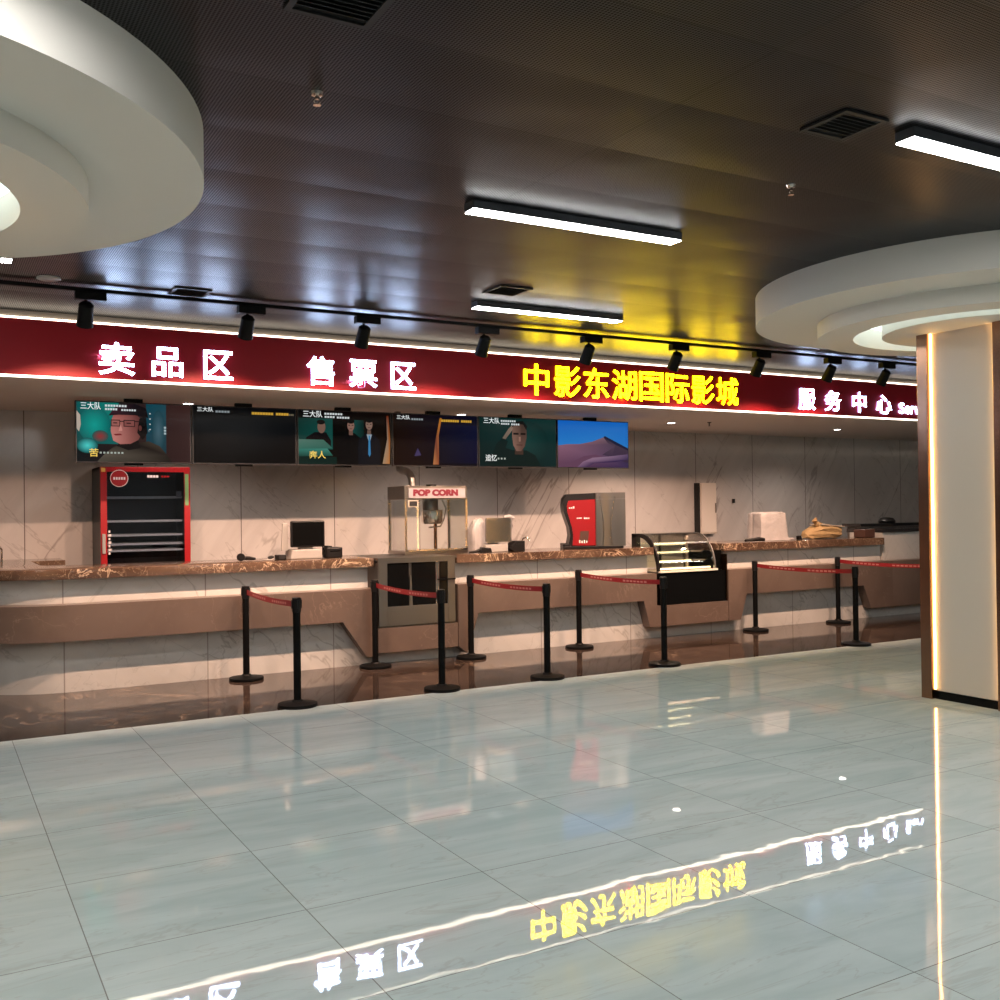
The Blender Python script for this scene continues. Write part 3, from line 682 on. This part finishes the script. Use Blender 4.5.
# ------------------------------------------------------------------ drinks fridge
t = thing('drinks_fridge', 'red framed glass door drinks fridge standing at the back wall under the first screen', 'fridge', (2.22, 12.6, 0))
x0, x1, y0, z1 = 1.72, 2.73, 12.3, 2.155
b = B()
box(b, x0, x0+.03, y0+.05, 12.97, .05, z1); box(b, x1-.03, x1, y0+.05, 12.97, .05, z1); box(b, x0, x1, y0+.05, 12.97, z1-.04, z1); box(b, x0, x1, y0+.05, 12.97, .0, .15); box(b, x0, x1, 12.93, 12.97, .05, z1)
obj('cabinet', b, 'fridge_inside', t)
b = B()
box(b, x0, x0+.07, y0, y0+.05, .1, z1); box(b, x1-.07, x1, y0, y0+.05, .1, z1); box(b, x0+.07, x1-.07, y0, y0+.05, z1-.06, z1); box(b, x0+.07, x1-.07, y0, y0+.05, .1, .25)
dr = obj('door', b, 'fridge_red', t, bevel=.004)
obj('glass_pane', bx(x0+.07, x1-.07, y0+.02, y0+.026, .25, z1-.06), 'fridge_glass', dr)
obj('handle', bx(x0+.012, x0+.05, y0-.03, y0-.002, 1.15, 1.38), 'white_plastic', dr, bevel=.008)
obj('sticker', bx(x1-.062, x1-.02, y0-.004, y0-.0005, 1.70, z1-.08), 'sticker_green', t)
obj('sticker', bx(x0+.01, x0+.055, y0-.004, y0-.0005, z1-.06, z1-.015), 'sticker_yellow', t)
b = B(); lathe(b, [(0, 0), (.100, 0), (.100, .004), (0, .004)], (0, 0, 0), 40)
for v in b.verts: v.co = Vector((v.co.x+1.925, y0-.001-v.co.z, v.co.y+2.02))
em = obj('round_emblem', b, 'fridge_red', t)
b = B(); lathe(b, [(.093, 0), (.100, 0), (.100, .003), (.093, .003)], (0, 0, 0), 40, True)
for v in b.verts: v.co = Vector((v.co.x+1.925, y0-.0055-v.co.z, v.co.y+2.02))
obj('emblem_ring', b, 'decal_white', em)
b = B()
for k in range(5): box(b, 1.86+k*.028, 1.88+k*.028, y0-.009, y0-.0055, 2.005, 2.035)
obj('emblem_print', b, 'decal_white', em)
b = B()
for k in range(4): box(b, 2.24+k*.033, 2.267+k*.033, y0+.012, y0+.016, 2.03, 2.06)
obj('door_print', b, 'decal_white', t)
b = B()
for k in range(3): box(b, 2.40+k*.033, 2.424+k*.033, y0+.012, y0+.016, 2.032, 2.056)
obj('door_print', b, 'fridge_red', t)
b = B()
for k in range(7): box(b, x0+.085, x0+.105+.012*(k % 2), y0+.012, y0+.016, 1.14+k*.042, 1.165+k*.042)
obj('door_print', b, 'decal_white', t)
for z in (1.80, 1.52, 1.355, 1.25, 1.175): obj('shelf', bx(x0+.08, x1-.08, y0+.075, 12.9, z-.012, z+.012), 'shelf_white', t)
obj('price_tag', bx(x1-.15, x1-.09, y0+.062, y0+.072, 1.80, 1.87), 'paper_white', t)

# ------------------------------------------------------------------ popcorn cabinet and machine
t = thing('popcorn_cabinet', 'steel cabinet with dark windows set into the counter under the popcorn machine', 'cabinet', (4.53, 10.1, .385))
b = B(); X0, X1 = 4.07, 4.965; yf = 9.725
box(b, X0, X1, yf+.03, 10.55, .386, 1.06)
fr = obj('body', b, 'steel_dark', t)
b = B()
box(b, X0, X0+.10, yf, yf+.03, .40, 1.09); box(b, X1-.09, X1, yf, yf+.03, .40, 1.09); box(b, X0+.10, X1-.09, yf, yf+.03, 1.055, 1.09); box(b, X0+.10, X1-.09, yf, yf+.03, .40, .60)
obj('front_frame', b, 'steel', t, bevel=.003)
obj('window', bx(X0+.10, 4.42, yf+.012, yf+.028, .60, 1.055), 'black_gloss', t)
obj('window', bx(4.46, 4.73, yf+.012, yf+.028, .60, 1.055), 'black_gloss', t)
obj('window', bx(4.79, X1-.09, yf+.012, yf+.028, .60, 1.055), 'black_gloss', t)
b = B(); prism(b, [(4.42, .60), (4.46, .60), (4.447, .92), (4.433, .92)], 'y', yf+.006, yf+.02); obj('divider', b, 'steel', t)
b = B(); lathe(b, [(0, .60), (.03, .60), (.03, 1.055), (0, 1.055)], (4.76, yf+.03, 0), 20); obj('divider', b, 'steel_bright', t, smooth=True)
obj('door_bar', bx(4.75, X1-.0, yf-.012, yf-.001, .855, .87), 'black_matte', t)
obj('top_plate', bx(X0-.005, X1+.02, yf-.005, 10.6, 1.09, 1.113), 'steel', t)
t = thing('popcorn_machine', 'steel and glass popcorn machine with a POP CORN header sign', 'popcorn machine', (4.98, 10.45, 1.116))
X0, X1, Y0, Y1, Z0, Z1 = 4.59, 5.375, 10.2, 10.68, 1.117, 1.88
b = B(); box(b, X0, X1, Y0, Y1, Z0, Z0+.035); obj('base_tray', b, 'steel', t)
b = B(); box(b, X0+.02, X1-.02, Y0-.03, Y0+.1, Z0+.035, Z0+.055); obj('serving_shelf', b, 'steel_bright', t)
b = B(); box(b, X0, X1, Y0+.006, Y1, Z1-.15, Z1); obj('top_box', b, 'steel', t, bevel=.004)
sg = obj('header_sign', bx(X0+.045, X1-.03, Y0-.008, Y0+.005, Z1-.135, Z1-.025), 'paper_white', t)
b = text_bm('POP CORN', 1, .004, .07, fit=(.56, .075)); shift(b, X0+.10, Y0-.012, Z1-.113); obj('lettering', b, 'popcorn_text', sg)
for (xx, yy) in ((X0, Y0), (X1-.025, Y0), (X0, Y1-.025), (X1-.025, Y1-.025)): obj('post', bx(xx, xx+.025, yy, yy+.025, Z0+.035, Z1-.15), 'steel_bright', t)
obj('glass_pane', bx(X0+.025, X1-.025, Y0+.010, Y0+.014, Z0+.06, Z1-.15), 'glass', t)
obj('glass_pane', bx(X0+.010, X0+.014, Y0+.025, Y1-.025, Z0+.035, Z1-.15), 'glass', t)
obj('glass_pane', bx(X1-.014, X1-.010, Y0+.025, Y1-.025, Z0+.035, Z1-.15), 'glass', t)
b = B(); box(b, X0+.04, X0+.165, Y0-.004, Y0+.006, Z1-.235, Z1-.16); cp = obj('control_plate', b, 'cream', t)
obj('display', bx(X0+.055, X0+.15, Y0-.008, Y0-.0045, Z1-.225, Z1-.17), 'dark_grey', cp)
kc = (X0+.44, Y0+.22)
b = B(); lathe(b, [(0, -.02), (.10, -.02), (.125, .01), (.125, .14), (.115, .14), (.105, .01), (0, .0)], (kc[0], kc[1], 1.47), 32); kt = obj('kettle', b, 'steel_bright', t, smooth=True)
b = B(); lathe(b, [(0, .14), (.09, .14), (.09, .26), (0, .26)], (kc[0]-.02, kc[1], 1.47), 24); obj('motor_housing', b, 'steel_dark', kt, smooth=True)
b = B(); tube(b, [(kc[0]+.13, kc[1], 1.73), (kc[0]+.18, kc[1], 1.62), (kc[0]+.15, kc[1], 1.50), (kc[0]+.09, kc[1]-.03, 1.42), (kc[0]-.06, kc[1]-.03, 1.41)], .009, 8); obj('handle', b, 'steel_bright', kt, smooth=True)
b = B(); tube(b, [(kc[0]+.05, kc[1]+.02, Z0+.035), (kc[0]+.05, kc[1]+.02, 1.45)], .02, 10); obj('support', b, 'bronze', t)
obj('lamp_cap', bx(X0+.36, X0+.44, Y0+.1, Y0+.2, Z1, Z1+.02), 'black_matte', t)
b = B(); tube(b, [(4.87, 10.6, 1.89), (4.87, 10.602, 1.96), (4.885, 10.7, 2.03), (4.93, 10.9, 2.07), (5.0, 11.15, 2.085), (5.06, 11.38, 2.12), (5.08, 11.46, 2.2), (5.08, 11.48, 2.4), (5.08, 11.48, 2.834)], .045, 20)
tag(obj('exhaust_duct', b, 'steel', smooth=True), 'silver exhaust duct rising from the popcorn machine behind the screens', 'duct')

# ------------------------------------------------------------------ checkout terminal and small things on the long counter
Z = ST
t = thing('checkout_terminal', 'dark screened checkout terminal on a white foot, on the long counter', 'checkout terminal', (3.42, 10.15, Z+.001))
b = B(); prism(b, [(3.25, 0), (3.60, 0), (3.585, .1), (3.27, .1)], 'y', 10.1, 10.32)
for v in b.verts: v.co.z += Z+.001
obj('foot', b, 'white_plastic', t, bevel=.01)
b = bx(3.25, 3.62, 10.08, 10.12, Z+.125, Z+.40); obj('display', b, 'black_plastic', t, bevel=.015)
obj('glass_face', bx(3.268, 3.602, 10.076, 10.0795, Z+.145, Z+.385), 'black_gloss', t)
b = bx(3.36, 3.50, 10.12, 10.2, Z+.08, Z+.3); obj('neck', b, 'white_plastic', t)
b = B(); prism(b, [(3.175, Z+.09), (3.19, Z+.375), (3.245, Z+.375), (3.245, Z+.09)], 'y', 10.16, 10.185); obj('customer_display', b, 'white_plastic', t, bevel=.004)
b = B(); tube(b, [(3.605, 10.13, Z+.13), (3.63, 10.14, Z+.08), (3.61, 10.15, Z+.03), (3.63, 10.18, Z+.012)], .006, 8); obj('cable', b, 'black_matte', t)
t = thing('receipt_printer', 'small dark receipt printer right of the dark screened terminal', 'printer', (3.72, 10.14, Z+.001))
obj('body', bx(3.635, 3.81, 10.07, 10.24, Z+.001, Z+.115), 'black_plastic', t, bevel=.012)
obj('paper_slot', bx(3.67, 3.78, 10.068, 10.0695, Z+.07, Z+.08), 'black_gloss', t)
obj('lid', bx(3.65, 3.70, 10.09, 10.22, Z+.115, Z+.13), 'dark_grey', t, bevel=.005)
t = thing('barcode_scanner', 'small black barcode scanner lying on the long counter, left of its cable', 'scanner', (2.78, 10.12, Z))
b = B(); lathe(b, [(0, 0), (.035, 0), (.04, .01), (.04, .04), (.03, .055), (0, .055)], (0, 0, 0), 24)
for v in b.verts: v.co = Vector((v.co.x+2.74, 10.09+v.co.z, v.co.y+Z+.042))
obj('head', b, 'black_plastic', t, smooth=True)
b = B(); tube(b, [(2.76, 10.14, Z+.03), (2.84, 10.16, Z+.026), (2.90, 10.17, Z+.018)], [.022, .02, .014], 12); obj('grip', b, 'black_plastic', t, smooth=True)
b = B(); tube(b, [(2.97, 10.12, Z+.006), (3.02, 10.15, Z+.006), (3.06, 10.13, Z+.007), (3.09, 10.14, Z+.02)], .005, 8)
tag(obj('loose_cable', b, 'white_plastic'), 'thin white cable lying on the long counter beside the scanner', 'cable')
b = B(); bmesh.ops.create_icosphere(b, subdivisions=2, radius=1)
for v in b.verts: v.co = Vector((3.075+v.co.x*.035, 10.2+v.co.y*.03, Z+.024+v.co.z*.022))
tag(obj('computer_mouse', b, 'dark_grey', smooth=True), 'rounded dark mouse on the long counter, left of the card reader', 'mouse')
t = thing('card_reader', 'small black card reader on the long counter, left of the terminal', 'card reader', (3.14, 10.13, Z))
obj('body', bx(3.10, 3.19, 10.05, 10.16, Z+.001, Z+.055), 'black_plastic', t, bevel=.006)
obj('keypad', bx(3.115, 3.175, 10.0475, 10.0495, Z+.012, Z+.045), 'dark_grey', t)

# ------------------------------------------------------------------ plastic-wrapped checkout terminal
def crumple(bm, amp, seed=0, zmin=None):
    rnd = random.Random(seed)
    for v in bm.verts:
        if zmin is not None and v.co.z < zmin: continue
        v.co += Vector((rnd.uniform(-amp, amp), rnd.uniform(-amp, amp), rnd.uniform(-amp, amp)))
def wrap_shell(secs, seed, amp=.006, nseg=40):
    """sheet draped over a box: secs = (cx, cy, hw, hd, z) from the bottom up, closed on top, with folds"""
    bm = B(); rnd = random.Random(seed); rings = []
    ph = [rnd.uniform(0, 6.28) for _ in range(4)]
    for k, (cx_, cy_, hw, hd, z) in enumerate(secs):
        ring = []
        for i in range(nseg):
            a = 2*PI*i/nseg; c, s = math.cos(a), math.sin(a)
            q = (abs(c)**9+abs(s)**9)**(-1/9)
            fold = 1 + (.05*math.sin(9*a+ph[0]) + .035*math.sin(15*a+ph[1]))*(1-k/len(secs))
            ring.append(bm.verts.new((cx_+hw*c*q*fold+rnd.uniform(-amp, amp), cy_+hd*s*q*fold+rnd.uniform(-amp, amp), z+rnd.uniform(-amp, amp)*(k > 0))))
        rings.append(ring)
    for A, C in zip(rings, rings[1:]):
        for i in range(nseg): bm.faces.new((A[i], A[(i+1) % nseg], C[(i+1) % nseg], C[i]))
    bm.faces.new(rings[-1])
    return bm
t = thing('checkout_terminal', 'checkout terminal wrapped in clear plastic film, on the middle counter', 'checkout terminal', (5.66, 10.2, Z))
obj('foot', bx(5.53, 5.83, 10.06, 10.27, Z+.001, Z+.09), 'white_plastic', t, bevel=.008)
obj('neck', bx(5.62, 5.74, 10.14, 10.2, Z+.09, Z+.2), 'white_plastic', t)
obj('display', bx(5.545, 5.865, 10.06, 10.10, Z+.12, Z+.39), 'grey_metal', t, bevel=.01)
obj('customer_display', bx(5.41, 5.54, 10.14, 10.17, Z+.05, Z+.37), 'white_plastic', t, bevel=.006)
b = wrap_shell([(5.50, 10.22, .10, .10, Z+.004), (5.49, 10.2, .095, .085, Z+.12), (5.485, 10.18, .10, .07, Z+.25), (5.49, 10.17, .06, .05, Z+.35), (5.50, 10.17, .03, .03, Z+.385)], 3)
obj('plastic_wrap', b, 'wrap', t, smooth=True)
b = B(); tube(b, [(5.80, 10.11, Z+.40), (5.87, 10.12, Z+.405), (5.92, 10.13, Z+.39), (5.91, 10.13, Z+.30), (5.88, 10.13, Z+.2)], [.012, .03, .035, .025, .01], 10); crumple(b, .004, 4)
obj('plastic_wrap', b, 'wrap', t, smooth=True)
obj('plastic_wrap', bx(5.54, 5.87, 10.050, 10.054, Z+.11, Z+.395), 'film', t)
t = thing('receipt_printer', 'black box shaped receipt printer right of the plastic wrapped terminal', 'printer', (5.93, 10.1, Z))
b = B(); prism(b, [(5.84, Z+.03), (5.87, Z+.001), (6.02, Z+.001), (6.02, Z+.125), (5.90, Z+.125), (5.84, Z+.07)], 'y', 10.0, 10.14); obj('body', b, 'black_plastic', t, bevel=.006)
obj('paper_slot', bx(5.9, 6.0, 9.998, 9.9995, Z+.085, Z+.092), 'dark_grey', t)
t = thing('barcode_scanner', 'black handheld scanner lying before the plastic wrapped terminal', 'scanner', (5.42, 9.99, Z))
b = B(); tube(b, [(5.27, 9.97, Z+.014), (5.36, 9.98, Z+.02), (5.43, 9.99, Z+.036)], [.012, .016, .024], 12); obj('grip', b, 'black_plastic', t, smooth=True)
b = B(); prism(b, [(5.40, Z+.002), (5.56, Z+.002), (5.54, Z+.06), (5.43, Z+.068)], 'y', 9.95, 10.02); obj('head', b, 'black_plastic', t, bevel=.008)
b = B(); tube(b, [(6.245, 10.45, ST), (6.245, 10.45, ST+.10), (6.255, 10.44, ST+.135), (6.285, 10.42, ST+.15), (6.315, 10.40, ST+.135), (6.32, 10.395, ST+.10)], .011, 12)
t = thing('tap', 'small chrome swan neck tap on the middle counter, left of the red dispenser', 'tap', (6.245, 10.45, ST))
obj('spout', b, 'steel_bright', t, smooth=True)
b = B(); lathe(b, [(0, 0), (.022, 0), (.022, .012), (.014, .02), (0, .02)], (6.245, 10.45, ST+.0005), 20); obj('collar', b, 'steel_bright', t, smooth=True)

# ------------------------------------------------------------------ drink dispenser
t = thing('drink_dispenser', 'red and steel drink dispenser with a curved black edge, on the middle counter', 'drink dispenser', (7.1, 10.15, ST))
ya, yb_ = 10.02, 10.42
prof = [(6.72, .055), (6.745, .16), (6.73, .26), (6.69, .36), (6.655, .45), (6.645, .54), (6.665, .62), (6.71, .665)]
def P2(pts): return [(x, z+ST) for x, z in pts]
b = B(); prism(b, P2([(6.64, .002), (7.50, .002), (7.50, .03), (6.64, .03)]), 'y', ya-.01, yb_); box(b, 6.64, 6.74, ya-.01, yb_, ST+.03, ST+.06); obj('drip_base', b, 'black_plastic', t, bevel=.006)
b = B(); prism(b, P2([(6.76, .03)]+prof+[(7.10, .675), (7.10, .03)]), 'y', ya+.004, yb_); obj('housing', b, 'black_plastic', t)
red = [(6.775, .04), (6.785, .16), (6.77, .26), (6.735, .36), (6.705, .45), (6.70, .52), (6.72, .585), (7.105, .60), (7.105, .04)]
b = B(); prism(b, P2(red), 'y', ya-.004, ya+.003); rp = obj('red_panel', b, 'dispenser_red', t)
b = B(); n = 14                                            # steel half with a gently waved front
pts = [(7.11+.42*i/n, ya-.006-.012*math.sin(i/n*2*PI*1.25+.5)) for i in range(n+1)]
poly = pts+[(7.53, yb_), (7.11, yb_)]
prism(b, poly, 'z', ST+.03, ST+.60); obj('steel_panel', b, 'steel', t, smooth=True)
b = B(); prism(b, [(x, y+.004) for x, y in pts]+[(7.52, yb_), (7.11, yb_)], 'z', ST+.602, ST+.68); obj('steel_lid', b, 'steel', t, smooth=True)
def curve_line(off, zz_, amp=.012): return [(7.17+off+amp*math.sin(k/9*PI*1.2+.4)*(1 if off < .1 else -1), ya-.02, ST+.04+(zz_)*k/9) for k in range(10)]
for off in (.02, .18):  # curved highlights on the steel front, modelled as bright lines
    b = B(); tube(b, [(x, y+.002, z) for x, y, z in curve_line(off, .6, .03)], .004, 8); obj('highlight_line', b, 'steel_bright', t, smooth=True)
b = B()
for k in range(3): box(b, 6.73+k*.028, 6.75+k*.028, ya-.006, ya-.0045, ST+.49, ST+.505+.012*(k == 2))
for k in range(3): box(b, 6.84+k*.024, 6.857+k*.024, ya-.006, ya-.0045, ST+.365, ST+.378)
for k in range(3): box(b, 6.94+k*.028, 6.962+k*.028, ya-.006, ya-.0045, ST+.362, ST+.378)
obj('print', b, 'decal_white', rp)
b = B(); prism(b, P2([(6.87, .08), (6.885, .215), (7.01, .215), (6.995, .08)]), 'y', ya-.0065, ya-.0045); obj('cup_picture', b, 'decal_dark', rp)
b = B()
for k in range(4): box(b, 6.868+k*.033, 6.885+k*.033, ya-.008, ya-.0068, ST+.07, ST+.105-.008*(k % 2))
obj('cup_print', b, 'decal_white', rp)

t.rotation_euler.z = -math.radians(27); t.scale = (.86, .86, 1)

# ------------------------------------------------------------------ cake display
t = thing('cake_display', 'empty glass cake display with curved front and black base, set between the counters', 'display case', (8.33, 10.0, .402))
X0, X1, Y0, Y1 = 7.80, 8.86, 9.745, 10.32
obj('base', bx(X0, X1, Y0+.01, Y1, .403, .80), 'black_gloss', t, bevel=.003)
obj('dark_gap_panel', bx(X1-.13, X1+.012, Y0+.10, Y1, .801, 1.05), 'black_gloss', t)  # dark panel added for the counter's dark side seen through the gap
obj('side_edge', bx(X1+.001, X1+.013, Y0-.01, Y0+.09, .403, 1.0), 'bronze', t)
XB1 = X1; X1 = X1-.14
obj('glass_sill', bx(X0, X1, Y0-.005, Y0+.06, .80, .822), 'case_back', t)
def prof_c(n=14, inset=0):
    out = []
    for i in range(n+1):
        a = PI/2*i/n
        out.append((Y0+.03+inset+(.36-inset)*(1-math.cos(a)), .82+(.455-inset)*math.sin(a)))
    return out
pc = prof_c()
def curved_sheet(xa, xb, th, y_end):
    b = B(); o = pc+[(y_end, pc[-1][1])]; i_ = [(y+th, z-th) for y, z in pc]+[(y_end, pc[-1][1]-th)]
    prism(b, o+list(reversed(i_)), 'x', xa, xb); return b
obj('front_glass', curved_sheet(X0+.03, X1-.03, .005, Y1-.02), 'glass', t, smooth=True)
obj('side_frame', curved_sheet(X0, X0+.022, .045, Y1), 'black_plastic', t)
obj('side_frame', curved_sheet(X1-.016, X1, .018, Y1), 'grey_metal', t)
obj('side_frame', bx(X0, X0+.022, Y1-.10, Y1, .80, 1.27), 'black_plastic', t)
obj('rear_frame', bx(X0+.022, X1, Y1-.03, Y1, 1.24, 1.275), 'grey_metal', t)
for (xa, xb) in ((X0+.03, X0+.12), (X0+.42, X0+.46), (X1-.08, X1-.02)): obj('rear_post', bx(xa, xb, Y1-.025, Y1-.005, .80, 1.24), 'dark_grey', t)
obj('rear_door', bx(X0+.121, X0+.419, Y1-.02, Y1-.008, .83, 1.235), 'case_back', t)
obj('rear_door', bx(X0+.461, X1-.081, Y1-.012, Y1-.002, .83, 1.235), 'case_back', t)
obj('post', bx(X0+.60, X0+.63, Y0+.22, Y0+.25, .80, 1.24), 'cream', t)
for z, ys in ((.93, Y0+.14), (1.045, Y0+.18), (1.15, Y0+.24)):
    sh = obj('shelf', bx(X0+.04, X1-.05, ys, Y1-.04, z, z+.008), 'glass', t)
    obj('light_bar', bx(X0+.05, X0+.60, ys-.010, ys-.001, z-.010, z+.010), 'case_glow', sh)
    obj('shelf_edge', bx(X0+.63, X1-.09, ys-.008, ys-.001, z-.006, z+.010), 'cream', sh)
obj('light_bar', bx(X0+.05, X1-.04, Y0+.09, Y0+.105, .83, .85), 'case_glow', t)
obj('deck', bx(X0+.03, X1-.03, Y0+.07, Y1-.03, .801, .812), 'cream', t)

# ------------------------------------------------------------------ things on the right counter
Z = ST+.015
t = thing('wrapped_box', 'boxy appliance wrapped in white plastic film, on the right counter', 'wrapped box', (10.08, 10.2, Z))
obj('carton', bx(9.84, 10.3, 10.12, 10.36, Z+.001, Z+.365), 'grey_metal', t)
b = wrap_shell([(10.07, 10.24, .285, .17, Z+.004), (10.07, 10.24, .262, .15, Z+.05), (10.07, 10.24, .255, .145, Z+.2), (10.07, 10.24, .252, .142, Z+.33), (10.07, 10.24, .245, .135, Z+.375), (10.07, 10.24, .2, .1, Z+.392)], 11, .007)
obj('plastic_wrap', b, 'wrap', t, smooth=True)
b = B(); rnd = random.Random(2)
tube(b, [(9.42, 9.98, Z+.02), (9.50, 10.0, Z+.024), (9.58, 9.97, Z+.03), (9.68, 10.0, Z+.034), (9.76, 9.98, Z+.026)], [.016, .02, .026, .03, .022], 12); crumple(b, .004, 5, Z+.008)
tag(obj('black_pouch', b, 'black_plastic', smooth=True), 'flat dark pouch lying left of the plastic wrapped box', 'pouch')
b = B(); tube(b, [(10.33, 10.1, Z+.016), (10.39, 10.08, Z+.02), (10.44, 10.1, Z+.016)], [.012, .016, .012], 10); crumple(b, .003, 8, Z+.006)
tag(obj('plastic_scrap', b, 'wrap', smooth=True), 'small crumpled bit of plastic right of the wrapped box', 'scrap')
b = B(); prism(b, [(10.50, Z+.001), (10.56, Z+.001), (10.53, Z+.06), (10.49, Z+.05)], 'y', 10.06, 10.12)
tag(obj('tape_dispenser', b, 'black_plastic', bevel=.006), 'tiny black object standing between wrapped box and paper bag', 'small object')
# paper bag lying on its side
def lumpy(seg):
    b = B(); rings = []; rnd = random.Random(21)
    for (x, cy_, cz_, hy, hz, tilt) in seg:
        ring = []
        for i in range(16):
            a = 2*PI*i/16; c, s = math.cos(a), math.sin(a); q = (abs(c)**4+abs(s)**4)**(-.25)
            ring.append(b.verts.new((x+tilt*s*hz+rnd.uniform(-.014, .014), cy_+hy*c*q+rnd.uniform(-.014, .014), max(Z+.003, cz_+hz*s*q+rnd.uniform(-.012, .012)))))
        rings.append(ring)
    for A, C in zip(rings, rings[1:]):
        for i in range(16): b.faces.new((A[i], A[(i+1) % 16], C[(i+1) % 16], C[i]))
    b.faces.new(rings[0]); b.faces.new(list(reversed(rings[-1])))
    return b
t = thing('paper_bag', 'crumpled brown kraft paper bag lying on the right counter', 'bag', (11.05, 10.2, Z))
obj('bag_body', lumpy([(10.74, 10.2, Z+.05, .05, .035, 0), (10.82, 10.2, Z+.07, .10, .065, .1), (10.95, 10.2, Z+.105, .13, .10, .2), (11.1, 10.2, Z+.11, .14, .105, .2), (11.25, 10.2, Z+.095, .14, .09, .3), (11.36, 10.2, Z+.085, .13, .08, .4)]), 'kraft', t)
b = B(); tube(b, [(10.98, 10.15, Z+.18), (10.90, 10.13, Z+.22), (10.86, 10.12, Z+.25), (10.90, 10.13, Z+.29)], [.05, .035, .04, .012], 9); crumple(b, .007, 6)
obj('bag_flap', b, 'kraft', t)
b = B(); prism(b, [(10.95, Z+.20), (11.40, Z+.165), (11.41, Z+.172), (10.95, Z+.212)], 'y', 10.06, 10.3); obj('bag_fold', b, 'cream', t)
obj('low_shelf_box', bx(11.68, 11.9, 9.95, 10.15, Z+.001, Z+.12), 'decal_dark', None, bevel=.01)
tag(bpy.data.objects['low_shelf_box'], 'dark brown box at the right end of the right counter', 'box')
b = B(); lathe(b, [(0, 0), (.13, 0), (.135, .03), (.10, .075), (.04, .09), (0, .09)], (13.5, 11.05, 1.306), 28)
tag(obj('black_bowl', b, 'black_plastic', smooth=True), 'round black domed object on the black slab beside the bronze pillar', 'bowl')

# ------------------------------------------------------------------ wall cabinet, small tap at far left
t = thing('wall_cabinet', 'tall pale cabinet on the back wall, right behind the cake display', 'cabinet', (11.3, 12.8, 1.15))
obj('body', bx(11.16, 11.50, 12.87, 12.99, 1.15, 2.0), 'warm_plaster', t)
dr = obj('door', bx(11.17, 11.49, 12.85, 12.869, 1.17, 1.98), 'warm_plaster', t, bevel=.003)
obj('handle', bx(11.455, 11.475, 12.835, 12.85, 1.50, 1.66), 'steel_bright', dr)
obj('side_shade', bx(11.13, 11.158, 12.88, 12.99, 1.15, 2.0), 'dark_grey', t)  # dark strip standing for the shade on the cabinet's left side
b = B(); tube(b, [(.72, 12.7, 1.09), (.72, 12.7, 1.22), (.70, 12.66, 1.25), (.67, 12.62, 1.22)], .012, 10)
tag(obj('tap', b, 'steel_bright', smooth=True), 'small metal tap on the far left back counter', 'tap')
tag(obj('wall_hook', bx(11.98, 12.01, 12.96, 12.999, 1.66, 1.73), 'dark_grey'), 'tiny dark fitting on the back wall, above and left of the wrapped box', 'wall fitting')
